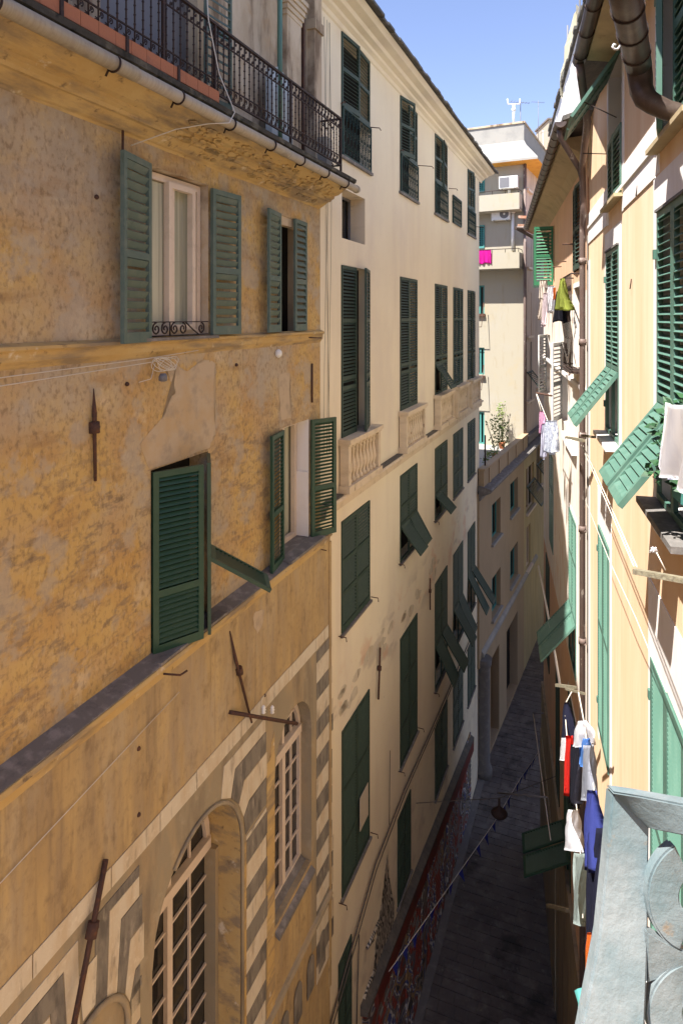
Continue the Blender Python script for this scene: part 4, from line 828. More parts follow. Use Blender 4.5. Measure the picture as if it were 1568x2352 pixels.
def potplant(name, x, o, base, hh, rx, label, n=240, pot=.16, sz=.11, group='plants on the roof terrace'):
    p = dW(b.F.s_(x, o), o, base); r = empty(name, p); tag(r, label, 'plant', group)
    bm = bmesh.new(); lathe(bm, (0, 0, 0), [(pot*.7, 0), (pot, pot*1.6), (pot*1.12, pot*1.6), (pot*1.12, pot*1.9), (pot*.9, pot*1.9)], 12); build('pot', bm, potm, r)
    bm = bmesh.new()
    for k in range(5):
        a = rr.uniform(0, 6.28); tube(bm, [(0, 0, pot*1.6), (math.cos(a)*rx*.3, math.sin(a)*rx*.3, hh*.55), (math.cos(a)*rx*.7, math.sin(a)*rx*.7, hh*.95)], [.018, .012, .005], 5)
    build('stem', bm, M['wood'], r)
    bm = bmesh.new()
    for k in range(9): foliage(bm, Vector((rr.uniform(-.6, .6)*rx, rr.uniform(-.6, .6)*rx, hh*rr.uniform(.35, 1))), rx*.45, hh*.16, n//9, sz, rr)
    build('leaves', bm, leafm, r); return r
potplant('potted_shrub', 1138, -.55, -6.1, 1.75, .62, 'tall leafy shrub in the middle of the roof terrace', 420)
potplant('potted_shrub', 1152, -.9, -6.1, 2.2, .32, 'thin climbing plant right behind the leafy shrub on the terrace', 160)
potplant('flower_pot', 1124, -.3, -6.1, .8, .4, 'low red flowering plant at the near left end of the terrace', 160)
potplant('flower_pot', 1171, -1.6, -5.0, .75, .25, 'terracotta pot with small plant raised on the pale terrace wall', 70, .2)
bm = bmesh.new(); b.bx(bm, b.F.s_(1112, -2.2), sC-.05, -2.6, -2.3, -6.1, -4.9); q = b.part('terrace_wall', bm, 'white_trim')
bm = bmesh.new(); tube(bm, [b.v(sL+.4, .05, -5.4), b.v(sL+.4, .05, -4.3)], .03, 6); b.part('terrace_post', bm, 'iron')
# ============================================================ FAR ROOFS
pt = PX(1262, 330, 44); 
bm = bmesh.new(); box(bm, (pt.x-2.2, pt.y, 0), (7, 0, 0), (0, 8, 0), (0, 0, H+9.9)); 
F_ = empty('far_house', (pt.x, pt.y, 0)); tag(F_, 'distant house with terracotta roof edge and square pale stair block, seen between the roofs', 'building')
def bpart(name, bm, m, r):
    o = build(name, bm, m, None); o.parent = r; o.location = -r.location; return o
bpart('wall', bm, M['cornice_y'], F_)
bm = bmesh.new(); zt = H+(728-352)/1500*43.2; x0 = (1226-784)/1500*43.2
prism(bm, [(x0, 43.2, zt), (x0+8, 43.2, zt), (x0+8, 50, zt+1.9), (x0, 50, zt+1.9)], (0, 0, .16))
for k in range(30): tube(bm, [(x0+.1+k*.27, 43.2, zt+.19), (x0+.1+k*.27, 50, zt+2.09)], .09, 5, False)
bpart('roof', bm, M['tile'], F_)
bm = bmesh.new(); tube(bm, [(x0-.3, 43.05, zt), (x0+8, 43.05, zt)], .12, 8); bpart('gutter', bm, M['gutter_brown'], F_)
bm = bmesh.new(); q = PX(1260, 324, 46); box(bm, (q.x, 46, q.z-2), (3, 0, 0), (0, 3, 0), (0, 0, 2+(324-274)/1500*46)); bpart('stair_block', bm, M['tall'], F_)
bm = bmesh.new(); box(bm, (q.x-.1, 45.9, q.z+(324-274)/1500*46), (3.2, 0, 0), (0, 3.2, 0), (0, 0, .12)); bpart('coping', bm, M['slate_sill'], F_)
bm = bmesh.new(); q = PX(1247, 350, 45); tube(bm, [q, q+Vector((0, 0, 1.5))], .025, 5); lathe(bm, q+Vector((0, 0, 1.4)), [(.02, 0), (.08, .06), (.02, .14)], 8); bpart('aerial', bm, M['plastic_w'], F_)
# house beyond the pink one on the right: low eaves poking out
G_ = empty('eaves_house', (11.0, 27, 0)); tag(G_, 'dim house behind the pink one, its tiled eaves showing under the long gutter', 'building')
bm = bmesh.new(); box(bm, (11.6, 26.5, 0), (6, 2, 0), (2.4, 6, 0), (0, 0, H+3.2)); bpart('wall', bm, M['moss'], G_)
bm = bmesh.new(); a = PX(1188, 521, 25.0); c = PX(1187, 527, 25.0)
prism(bm, [a, a+Vector((4, .6, 0)), a+Vector((6.2, 7, .9)), a+Vector((3.5, 7, .2))], (0, 0, .12)); bpart('roof', bm, M['tile'], G_)
bm = bmesh.new(); tube(bm, [a+Vector((-.05, 0, -.03)), a+Vector((4, .6, -.03))], .07, 8); tube(bm, [a+Vector((-.05, 0, -.03)), a+Vector((3.5, 7, -.03))], .07, 8); bpart('gutter', bm, M['gutter_brown'], G_)
bm = bmesh.new(); a = PX(1190, 500, 26.0); prism(bm, [a, a+Vector((3, .6, 0)), a+Vector((4.2, 3, .5)), a+Vector((1.6, 3, .3))], (0, 0, .1)); bpart('upper_roof', bm, M['tile'], G_)
bm = bmesh.new()
for k in range(3): lathe(bm, (10.0, 25.6, 2+k*3.2), [(.1, 0), (.5, .25), (.5, .4), (.2, .6), (.16, 1.0), (.1, 1.02)], 10)
bpart('stacked_urns', bm, M['kerb'], G_)
# closing walls round the bend
H_ = empty('bend_house', (14, 46, 0)); tag(H_, 'dark house front where the alley bends out of sight at its far end', 'building')
bm = bmesh.new(); box(bm, (11.5, 46, 0), (12, -3, 0), (2, 8, 0), (0, 0, H+1)); bpart('wall', bm, M['beige'], H_)
bm = bmesh.new()
for k in range(3): box(bm, (13+k*2.2, 45.5-k*.55, 0), (1.2, -.3, 0), (.02, .1, 0), (0, 0, 2.6))
bpart('doorway', bm, M['dark'], H_)
# ============================================================ PINK BUILDING (right, middle distance)
b = FC.root('pink_building', FC.s_(1300)); S = lambda x, o=0: b.F.s_(x, o); zz = lambda x, y, o=0: b.F.z_(x, y, o)
tag(b.e, 'narrow pink and flaking white building between the brown downpipe and the sunlit apartment block', 'building')
cN, cF = S(1349), S(1248)
pw = dict(a=(S(1337), S(1317), .85, 2.42), b=(S(1283), S(1264), .8, 2.35), c=(S(1303), S(1290), -2.3, -.55), d=(S(1268), S(1255), -2.2, -.5), e=(S(1325), S(1307), -6.75, -3.85), f=(S(1278), S(1262), -6.2, -3.7),
          g=(S(1337), S(1318), -.95, .55), h=(S(1322), S(1306), -10.2, -7.6), i=(S(1262), S(1254), -10.0, -7.0), j=(S(1312), S(1296), -13.4, -10.3), k=(S(1285), S(1277), -12.6, -8.6))
pw = {k: (max(min(v[0], v[1]), max(v[0], v[1])-1.25), max(v[0], v[1]), v[2], v[3]) for k, v in pw.items()}; pw['j'] = (pw['j'][0], pw['j'][1], -12.0, -10.0)
bm = bmesh.new(); wall_mesh(b, bm, cN, cF, .45, 2.98, [pw['a'], pw['b'], pw['g']], 0, 8, 0, False)
wall_mesh(b, bm, cN, cF, -H, -6.9, [pw['h'], pw['i'], pw['j'], pw['k']], 0, 8, 0, False)
quad(bm, [b.v(cF, 0, -H), b.v(cF, -8, -H), b.v(cF, -8, 2.98), b.v(cF, 0, 2.98)]); quad(bm, [b.v(cN, -8, -H), b.v(cF, -8, -H), b.v(cF, -8, 2.98), b.v(cN, -8, 2.98)])
b.part('wall', bm, 'pink')
bm = bmesh.new(); wall_mesh(b, bm, cN, cF, -6.9, .45, [pw[k] for k in 'cdefg'], 0, 8, 0, False); b.part('flaking_wall', bm, 'pink_white')
bm = bmesh.new(); b.bx(bm, cN+.3, cF+.05, -.05, .07, -H, -11.5); b.bx(bm, cN+5, cF+.1, 0, .10, -H, -13.0); b.part('plinth', bm, 'brown_plaster')
eo = .45; sG0, sG1 = S(1295, eo), S(1211, eo)
bm = bmesh.new(); prism(bm, [b.v(cN+.1, 0, 2.55), b.v(cN+.1, .12, 2.72), b.v(cN+.1, .40, 2.88), b.v(cN+.1, .42, 2.95), b.v(cN+.1, 0, 2.99)], b.d(sG1-cN-.1, 0, 0)); b.part('soffit', bm, 'soffit')
bm = bmesh.new(); prism(bm, [b.v(sG0, eo+.02, 2.97), b.v(sG0, -3.5, 4.2), b.v(sG1, -3.5, 4.2), b.v(sG1, eo+.02, 2.97)], (0, 0, .07)); b.part('roof', bm, 'slate')
bm = bmesh.new(); n = 12
def halfpipe(bm, b, s0, s1, o, z, r, cap=True):
    A_ = [math.pi+math.pi*k/12 for k in range(13)]; P_ = [(o+r*math.cos(a), z+r*math.sin(a)) for a in A_]; I_ = [(o+(r-.006)*math.cos(a), z+(r-.006)*math.sin(a)) for a in A_[::-1]]
    prism(bm, [b.v(s0, *p) for p in P_+I_], b.d(s1-s0, 0, 0))
    if cap: prism(bm, [b.v(s0, *p) for p in P_], b.d(-.008, 0, 0))
halfpipe(bm, b, sG0, sG1, eo+.05, 2.95, .085); g1 = b.part('gutter', bm, 'gutter_brown')
for k in range(26):
    s = sG0+.3+k*(sG1-sG0)/26.5; bm = bmesh.new(); halfpipe(bm, b, s, s+.03, eo+.05, 2.95, .09, False); b.part('gutter_strap', bm, 'iron', g1)
# penthouse wall rising behind the gutter
bm = bmesh.new(); a0, a1 = S(1352, -.3), S(1262, -.3)
pf = [(a0-2.0, 2.9), (a1, 2.9), (a1, 6.1), (a0-2.0, 6.3)]
prism(bm, [b.v(p[0], -.3, p[1]) for p in pf], b.d(0, -5, 0)); b.part('penthouse_wall', bm, 'white_trim')
bm = bmesh.new(); n = 40
for i in range(n):
    s = a0-2+(a1+.1-a0+2)*i/n; s1_ = a0-2+(a1+.1-a0+2)*(i+1)/n; z = 6.3-.2*i/n; b.bx(bm, s, s1_-.01, -.8, -.22+rnd.uniform(-.03, .03), z, z+.05+rnd.uniform(0, .05))
b.part('penthouse_roof', bm, 'slate')
for x, hh in ((1331, 2.6), (1303, 2.0), (1296, 1.2)):
    bm = bmesh.new(); s = S(x, -.5); tube(bm, [b.v(s, -.5, 6.2), b.v(s, -.5, 6.2+hh)], .025, 6)
    b.part('roof_pole', bm, 'plastic_g')
def pclosed(k, m, **kw): return closed(b, *pw[k], m, rev='pink', **kw)
wa = window(b, *pw['a'], 0, .2, 'dark', 'pink')
for dr, sh in ((1, pw['a'][0]+.01), (-1, pw['a'][1]-.01)): leaf(b, wa, sh, .02, (pw['a'][1]-pw['a'][0])/2-.01, .87, 2.4, 3, dr, 'g_dark', pitch=.07, rails=(.8,))
wb = window(b, *pw['b'], 0, .2, 'dark', 'pink'); leaf(b, wb, pw['b'][0]+.01, .03, .47, .82, 2.33, 84, 1, 'g_kelly', pitch=.075, slat=.05, rails=(.75,)); leaf(b, wb, pw['b'][1]-.01, .03, .47, .82, 2.33, 120, -1, 'g_dark', pitch=.075, rails=(.75,))
for k in 'cd':
    w = window(b, *pw[k], 0, .2, 'dark', 'pink_white'); ww_ = pw[k][1]-pw[k][0]
    leaf(b, w, pw[k][1]-.01, .03, ww_*.6, pw[k][2]+.01, pw[k][3]-.01, 20, -1, 'grey_shutter', pitch=.085, slat=.05, rails=(.9,))
w = window(b, *pw['g'], 0, .2, 'dark', 'pink_white')
s0, s1 = pw['g'][0]-.1, pw['g'][1]+.1
bm = bmesh.new(); tube(bm, [b.v(s0, 0, .75), b.v(s0, .2, .75), b.v(s1, .2, .75), b.v(s1, 0, .75)], .014, 5); tube(bm, [b.v(s0, 0, -.9), b.v(s0, .18, -.9), b.v(s1, .18, -.9), b.v(s1, 0, -.9)], .014, 5)
b.bx(bm, s0+.1, s1-.1, 0, .2, -.98, -.94)
for k in range(9):
    s = s0+(s1-s0)*k/8; tube(bm, [b.v(s, .2, .75), b.v(s, .19, .3), b.v(s+.03, .22, 0), b.v(s-.03, .17, -.4), b.v(s, .18, -.9)], .008, 4)
    tube(bm, [b.v(s+p[0], .2, p[1]) for p in scroll((0, .5), .07, 0, 1.2, 8)], .007, 4)
b.part('balconet', bm, 'iron', w)
pclosed('e', 'g_bright', flaps=((-5.72, 40), (-5.72, 40)), pitch=.06, rails=(.8,)); pclosed('f', 'g_bright', pitch=.06); pclosed('h', 'g_dark', flaps=(None, None)); pclosed('i', 'g_dark'); pclosed('k', 'g_dark')
w = window(b, *pw['j'], 0, .2, 'dark', 'pink')
leaf(b, w, pw['j'][0]+.01, .02, (pw['j'][1]-pw['j'][0])/2-.01, -11.95, -10.05, 0, 1, 'g_deep', (-10.9, 62), pitch=.06, slat=.05, rails=())
leaf(b, w, pw['j'][1]-.01, .02, (pw['j'][1]-pw['j'][0])/2-.01, -11.95, -10.05, 0, -1, 'g_deep', (-10.9, 62), pitch=.06, slat=.05, rails=())
for k in 'efhg':
    bm = bmesh.new(); a_, c_, z0, z1 = pw[k]; q = .09
    b.bx(bm, a_-q, a_-.003, -.01, .006, z0, z1+q); b.bx(bm, c_+.003, c_+q, -.01, .006, z0, z1+q); b.bx(bm, a_-.002, c_+.002, -.01, .006, z1+.003, z1+q); b.part('window_surround', bm, 'white_trim')
bm = bmesh.new(); b.bx(bm, S(1322)-.2, S(1300), 0, .10, -2.55, -2.42); b.bx(bm, cN+.1, cF, 0, .05, -1.25, -1.18); b.part('string_course', bm, 'white_trim')
for x, y in ((1300, 600), (1316, 560), (1289, 612)): bm = bmesh.new(); tube(bm, [b.v(S(x), 0, zz(x, y)), b.v(S(x), .2, zz(x, y))], .012, 4); b.part('wall_hook', bm, 'rust')
# ============================================================ YELLOW BUILDING (right, near)
C_ = b
b = FB.root('yellow_building', FB.s_(1450)); S = lambda x, o=0: b.F.s_(x, o); zz = lambda x, y, o=0: b.F.z_(x, y, o)
tag(b.e, 'sunlit pale yellow building with white window surrounds and sea green shutters on the right', 'building')
bN, bF = -4.0, S(1351)
def W2(x0, w, z0, z1): s = S(x0); return (s-w, s, z0, z1)
yw = dict(a=W2(1515, 1.08, 1.38, 2.95), b=W2(1398, 1.05, 1.36, 3.0), c=W2(1511, 1.12, -1.50, .87), d=W2(1393, 1.05, -1.46, .83), e=W2(1376, 1.05, -5.7, -2.88), f=W2(1499, 1.15, -5.7, -2.90), g=W2(1379, 1.0, -10.5, -8.0))
bm = bmesh.new(); wall_mesh(b, bm, bN, bF, -H, 3.1, list(yw.values()), 0, 8); b.part('wall', bm, 'yellow')
bm = bmesh.new()
for s0, s1 in ((bN, yw['a'][0]-.16), (yw['a'][1]+.16, yw['b'][0]-.13), (yw['b'][1]+.13, bF)): b.bx(bm, s0, s1, -.01, .012, 1.17, 1.64)
b.bx(bm, bN, bF, -.01, .03, 1.40, 1.44)
b.part('string_course', bm, 'white_trim')
def surround(k, head, side=.15, foot=0):
    a_, c_, z0, z1 = yw[k]; bm = bmesh.new(); b.bx(bm, a_-side, a_-.002, -.01, .008, z0-foot, z1+head); b.bx(bm, c_+.002, c_+side, -.01, .008, z0-foot, z1+head); b.bx(bm, a_-.0015, c_+.0015, -.01, .008, z1+.002, z1+head)
    b.part('window_surround', bm, 'white_trim')
surround('a', .1, .15, .2); surround('b', .05, .13, .2); surround('c', .295, .15, .3); surround('d', .24, .14, .3); surround('e', .5, .14, .2); surround('f', .62, .16); surround('g', .2)
def sill(k, w, d=.12, m='white_trim', th=.05):
    a_, c_, z0, z1 = yw[k]; bm = bmesh.new(); b.bx(bm, a_-.08, c_+.06, -.15, d, z0-th, z0-.002); b.part('sill', bm, m, w)
GB = 'g_bright'; kw = dict(pitch=.060, slat=.054, st=.055, tilt=35, th=.04)
w = window(b, *yw['a'], 0, .2, 'dark', 'white_trim'); leaf(b, w, yw['a'][0]+.01, .02, .53, 1.40, 2.93, 0, 1, GB, rails=(.8,), **kw); leaf(b, w, yw['a'][1]-.01, .02, .53, 1.40, 2.93, 12, -1, GB, rails=(.8,), **kw); sill('a', w, .10, 'soffit', .04)
w = window(b, *yw['b'], 0, .2, 'glass', 'white_trim')
for dr, sh in ((1, yw['b'][0]+.01), (-1, yw['b'][1]-.01)): leaf(b, w, sh, .02, .51, 1.38, 2.15, 2, dr, GB, **kw)
bm = bmesh.new(); D2 = Vector((0, b.sg*.58, -.81)); N2 = Vector((0, b.sg*.81, .58))
for q in (0, .525): panel(bm, b.v(yw['b'][0]+.01+q, .05, 2.95), b.d(1, 0, 0), D2, N2, .50, .85, .060, slat=.065, tilt=66)
b.part('shutter_flap', bm, GB, w); sill('b', w, .10, 'soffit', .04)
bm = bmesh.new(); tube(bm, [b.v(yw['b'][0], .06, 2.2), b.v(yw['b'][0]+.1, .42, 2.45)], .006, 4); tube(bm, [b.v(yw['b'][1], .03, 2.05), b.v(yw['b'][1]+.1, .3, 2.1)], .006, 4); b.part('shutter_stay', bm, 'iron', w)
for k, fz in (('c', -.69), ('d', -.62)):
    w = window(b, *yw[k], 0, .25, 'glass', 'white_trim'); a_, c_, z0, z1 = yw[k]; hw = (c_-a_)/2-.012
    for dr, sh in ((1, a_+.008), (-1, c_-.008)): leaf(b, w, sh, .015, hw, z0+.01, z1-.01, 0, dr, GB, (fz, 37), rails=(), **kw)
    bm = bmesh.new(); b.bx(bm, a_, c_, .0, .03, z1-.01, z1+.012); b.part('lintel_shadow_strip', bm, 'slate_sill', w)
    sill(k, w, .16, 'slate_sill' if k == 'c' else 'white_trim', .05)
    bm = bmesh.new(); wframe(bm, b, a_, c_, z0, z1, -.24, .05, .05, 1); b.part('frame', bm, 'frame_w', w)
kw2 = dict(pitch=.036, slat=.03, st=.06, tilt=45, th=.04)
for k in 'efg':
    w = window(b, *yw[k], 0, .2, 'dark', 'white_trim'); a_, c_, z0, z1 = yw[k]; hw = (c_-a_)/2-.01
    for dr, sh in ((1, a_+.008), (-1, c_-.008)): leaf(b, w, sh, .025, hw, z0+.01, z1-.01, 0, dr, GB, None, rails=(1.3,), **kw2)
    if k != 'e': sill(k, w)
for k in 'acdef':
    a_, c_, z0, z1 = yw[k]
    for z in (z1-.35, z0+.35): bm = bmesh.new(); b.bx(bm, c_, c_+.05, .0, .035, z-.04, z+.04); b.part('shutter_hinge', bm, GB)
# eave with its gutter
g0, g1_ = 2.0, b.F.s_(1329, .40)
bm = bmesh.new(); prism(bm, [b.v(2.0, 0, 2.98), b.v(2.0, .08, 2.99), b.v(2.0, .32, 3.03), b.v(2.0, .32, 3.12), b.v(2.0, 0, 3.12)], b.d(g1_-2.0-.1, 0, 0)); b.part('soffit', bm, 'soffit')
bm = bmesh.new(); prism(bm, [b.v(0, .38, 3.11), b.v(0, -4, 4.6), b.v(bF, -4, 4.6), b.v(bF, 0, 3.25), b.v(g1_, .38, 3.11)], (0, 0, .06)); b.part('roof', bm, 'slate')
bm = bmesh.new(); halfpipe(bm, b, g0, g1_, .40, 3.07, .075); tube(bm, [b.v(g0, .40, 3.05), b.v(g1_, .40, 3.05)], .068, 12); g = b.part('gutter', bm, 'gutter_brown')
for k in range(6): bm = bmesh.new(); s = g1_-.25-k*.62; tube(bm, [b.v(s, .40+.078*math.cos(a), 3.06+.078*math.sin(a)) for a in [3.1+i*.32 for i in range(11)]], .008, 4); b.part('gutter_strap', bm, 'iron', g)
bm = bmesh.new(); q0 = b.v(g1_-.1, .40, 3.0); qd = b.v(bF+.02, .09, 0)
pts = [q0, b.v(g1_-.05, .38, 2.86), b.v(g1_+.8, .22, 2.55), b.v(bF-.25, .12, 2.35), b.v(bF-.22, .10, 1.75), b.v(bF-.15, .09, 1.62), b.v(bF-.02, .09, 1.5), b.v(bF+.02, .09, 1.38), b.v(bF+.02, .09, -H)]
tube(bm, pts, .048, 10); b.part('downpipe', bm, 'pipe_brown')
bm = bmesh.new(); bpy.context.view_layer.update()
mB = b.e.matrix_world.inverted() @ C_.e.matrix_world
qa = mB @ C_.v(sG0+.15, eo+.05, 2.87); tube(bm, [qa, qa+Vector((0, 0, -.10)), b.v(bF-.1, .14, 2.35), b.v(bF, .09, 2.2), b.v(bF+.02, .09, 1.4)], .045, 10); b.part('branch_pipe', bm, 'pipe_brown')
for z in (.9, -.4, -1.9, -3.4, -5.2, -7.2, -9.5, -12): bm = bmesh.new(); tube(bm, [b.v(bF+.02, .09, z-.05), b.v(bF+.02, .09, z+.05)], .06, 10); tube(bm, [b.v(bF+.02, .0, z), b.v(bF-.12, .07, z)], .01, 4); b.part('pipe_collar', bm, 'pipe_brown')
bm = bmesh.new(); b.bx(bm, bF-.22, bF+.0, -.01, .008, -H, .9); b.part('corner_band', bm, 'white_trim')
bm = bmesh.new(); tube(bm, [b.v(bF-.05, .02, 1.3), b.v(bF-.05, .02, -H)], .012, 5); b.part('corner_cable', bm, 'wire')
for x, y in ((1466, 425), (1452, 640)): bm = bmesh.new(); tube(bm, [b.v(S(x), .01, zz(x, y)), b.v(S(x)+.02, .02, zz(x, y)-.1)], .006, 4); b.part('wall_hook', bm, 'rust')
# ============================================================ CAMERA-SIDE BUILDING: eave, gutter, balcony rail
NB = FB.root('near_building_eave', 3.0); n_ = NB
tag(NB.e, 'near roof eave with thick brown gutter curling into a fat downspout, top right corner', 'building')
bm = bmesh.new(); pts = [n_.v(-2.5, -.02, 1.93), n_.v(4.15, -.02, 1.93), n_.v(4.25, .29, 1.95), n_.v(3.2, .52, 1.93), n_.v(-2.5, .60, 1.93)]; prism(bm, pts, (0, 0, .05)); n_.part('soffit', bm, 'soffit')
bm = bmesh.new(); prism(bm, [n_.v(-2.5, .02, 1.90), n_.v(4.1, .02, 1.90), n_.v(4.18, .16, 1.91), n_.v(-2.5, .18, 1.9)], (0, 0, .03)); prism(bm, [n_.v(-2.5, .40, 1.90), n_.v(3.5, .40, 1.90), n_.v(3.4, .48, 1.90), n_.v(-2.5, .5, 1.9)], (0, 0, .03)); n_.part('soffit_moulding', bm, 'soffit')
bm = bmesh.new(); prism(bm, [n_.v(-2.5, -.02, 2.0), n_.v(4.2, -.02, 2.0), n_.v(4.3, .31, 2.0), n_.v(3.25, .54, 2.0), n_.v(-2.5, .62, 2.0)], (0, 0, .08)); n_.part('roof', bm, 'slate')
Wn = Matrix.Translation(n_.e.location) @ Matrix.Rotation(n_.F.rz, 4, 'Z'); Wi = Wn.inverted()
gp = [PX(1420, -300, 2.9), PX(1434, -20, 3.6), PX(1452, 75, 4.15), PX(1466, 150, 4.7)]
bm = bmesh.new(); gl = [Wi @ p for p in gp]; tube(bm, gl, .088, 20); g = n_.part('gutter', bm, 'gutter_brown')
def lerp_path(P, t): 
    k = min(int(t), len(P)-2); return P[k].lerp(P[k+1], t-k)
for t in (1.35, 1.95, 2.55):
    c = lerp_path(gl, t); d = (lerp_path(gl, min(3, t+.05))-lerp_path(gl, t-.05)).normalized(); bm = bmesh.new(); tube(bm, [c-d*.008, c+d*.008], .097, 20); n_.part('gutter_strap', bm, 'iron', g)
pp = [PX(1466, 148, 4.69), PX(1470, 178, 4.72), PX(1472, 205, 4.70), PX(1482, 226, 4.66), PX(1500, 238, 4.63), PX(1530, 252, 4.6), PX(1600, 272, 4.55), PX(1700, 300, 4.5)]
bm = bmesh.new(); tube(bm, [Wi @ p for p in pp], [.086, .084, .08, .078, .074, .07, .07, .07], 16); n_.part('downspout', bm, 'gutter_brown')
bm = bmesh.new(); tube(bm, [Wi @ PX(x, y, 4.3) for x, y in ((1428, 92), (1424, 104), (1418, 112), (1410, 112), (1406, 106), (1409, 101), (1414, 103))], [.008]*7, 6); n_.part('cable_hook', bm, 'plastic_w')
# foreground wrought iron railing, pale blue flaking paint
rt = .62; RL = empty('iron_railing', PX(1568, 2352, rt)); tag(RL, 'close pale blue flaking wrought iron railing corner with curled bars at the bottom right', 'railing')
def rp(x, y, t=rt): return PX(x, y, t)-RL.location
def bar(pts_l, pts_r, t0, t1, th, name, bev=.002):
    """strip between two pixel polylines at depth t0..t1, given real thickness"""
    bm = bmesh.new(); n = len(pts_l); a = [bm.verts.new(rp(*p, t0+(t1-t0)*i/(n-1))) for i, p in enumerate(pts_l)]; c = [bm.verts.new(rp(*p, t0+(t1-t0)*i/(n-1))) for i, p in enumerate(pts_r)]
    fs = [bm.faces.new([a[i], a[i+1], c[i+1], c[i]]) for i in range(n-1)]
    r_ = bmesh.ops.extrude_face_region(bm, geom=fs); bmesh.ops.translate(bm, verts=[v for v in r_['geom'] if isinstance(v, bmesh.types.BMVert)], vec=(0, th, -th*.25))
    bmesh.ops.recalc_face_normals(bm, faces=bm.faces)
    es = [e_ for e_ in bm.edges if len(e_.link_faces) == 2 and e_.calc_face_angle(0) > .8]; bmesh.ops.bevel(bm, geom=es, offset=bev, segments=2, affect='EDGES')
    o = build(name, bm, 'pale_rail', RL, True); o.data.set_sharp_from_angle(angle=R(50)); return o
bar([(1406, 1822), (1392, 1990), (1376, 2150), (1356, 2260), (1330, 2400), (1300, 2600)], [(1492, 1842), (1490, 1990), (1489, 2150), (1486, 2260), (1480, 2400), (1470, 2600)], rt, rt-.06, .016, 'upright_bar')
bar([(1404, 1820), (1470, 1830), (1560, 1847), (1700, 1870)], [(1490, 1906), (1500, 1908), (1570, 1922), (1710, 1944)], rt-.004, rt-.05, .018, 'top_bar')
def arc(cx, cy, r0, r1, a0, a1, n=22, sq=1.0): 
    A_ = [a0+(a1-a0)*k/n for k in range(n+1)]; return [(cx+r0*math.cos(a), cy+r0*math.sin(a)*sq) for a in A_], [(cx+r1*math.cos(a), cy+r1*math.sin(a)*sq) for a in A_]
a_, c_ = arc(1606, 2062, 120, 44, -2.05, -4.35, 26, 1.12); bar(a_, c_, rt-.02, rt-.03, .014, 'scroll')
a_, c_ = arc(1610, 2330, 122, 40, -1.9, -4.5, 26, 1.0); bar(a_, c_, rt-.03, rt-.04, .014, 'scroll')
bar([(1484, 2138), (1530, 2165), (1600, 2200)], [(1483, 2262), (1530, 2250), (1600, 2262)], rt-.028, rt-.03, .013, 'joint_plate')
bm = bmesh.new(); tube(bm, [rp(1335, 2275, .70), rp(1345, 2310, .69), rp(1340, 2500, .66), rp(1335, 2700, .62)], .008, 8); build('post', bm, M['teal_paint'], RL, True)
bm = bmesh.new(); tube(bm, [rp(1500, 2420, .60), rp(1560, 2450, .6), rp(1700, 2500, .58)], .012, 8); build('lower_bar', bm, 'pale_rail', RL)
# ============================================================ LAUNDRY, LINES, LANTERN, BUNTING
def line(name, pts, r, label, group=None, m='cord'):
    bm = bmesh.new(); tube(bm, pts, r, 5); o = build(name, bm, m); loc = Vector(pts[0]); 
    for v in o.data.vertices: v.co -= loc
    o.location = loc; tag(o, label, 'clothesline', group); return o
CM = cloth_mat
lime = CM('lime_cloth', (.33, .38, .07)); navy = CM('navy_cloth', (.02, .022, .05)); black = CM('black_cloth', (.018, .018, .03)); white = CM('white_cloth', (.72, .72, .74), (.55, .56, .62)); sand = CM('sand_cloth', (.60, .52, .45)); orange = CM('orange_cloth', (.80, .20, .03))
red = CM('red_cloth', (.72, .03, .02)); royal = CM('royal_blue_cloth', (.06, .08, .34)); sky_b = CM('light_blue_cloth', (.10, .25, .62)); grey = CM('grey_cloth', (.34, .36, .42)); sage = CM('pale_sage_cloth', (.30, .36, .34)); rose = CM('rose_cloth', (.70, .40, .58)); purple = CM('purple_cloth', (.35, .06, .32))
stripe = CM('striped_cloth', (.62, .62, .72), (.04, .04, .12), (38, 38, .6)); prnt = CM('printed_cloth', (.66, .70, .78), (.10, .14, .30), (26, 26, 26))
GL = 'laundry hung outside the pink building'
def cl(n, x0, x1, y0, y1, t0, t1, m, lab, grp, cat=None, **k):
    p0, p1 = PX(x0, y0, t0), PX(x1, y0+k.pop('dy', 0), t1); cloth(n, p0, p1, (y1-y0)/1500*(t0+t1)/2, m, lab, cat or n, grp, **k)
cl('towel', 1284, 1300, 638, 710, 11.6, 11.3, lime, 'lime green towel pinned at one point, brightest of the washing beside the balconet', GL, prof=lambda v: (.4-1.0*v, .6+1.0*v), amp=.05, seed=2)
cl('skirt', 1270, 1304, 668, 738, 12.0, 11.7, black, 'black skirt hanging below the lime green towel', GL, prof=lambda v: (.2-.2*v, .8+.3*v), amp=.04, seed=3)
cl('shirt', 1254, 1272, 655, 716, 12.8, 12.6, white, 'white shirt hanging left of the black skirt', GL, amp=.04, seed=5)
cl('trousers', 1246, 1256, 658, 732, 12.9, 12.8, sand, 'sand coloured trousers blown sideways at the left end of the upper washing', GL, sway=(-.14, 0), amp=.02, seed=6)
cl('trousers', 1248, 1256, 672, 748, 12.7, 12.6, CM('pale_pink_cloth', (.70, .60, .62)), 'pale pink trousers hanging just below the sand coloured pair', GL, sway=(-.05, 0), amp=.02, seed=16)
cl('blouse', 1240, 1254, 642, 686, 12.8, 12.7, sand, 'crumpled beige blouse at the far left of the drying arm', GL, amp=.05, seed=7)
cl('sock', 1270, 1276, 660, 688, 12.5, 12.5, orange, 'small orange garment between white shirt and lime towel', GL, amp=.01, seed=8)
cl('shirt', 1240, 1249, 944, 996, 13.8, 13.6, rose, 'rose and purple shirt at the left end of the middle washing line', GL, amp=.03, seed=9)
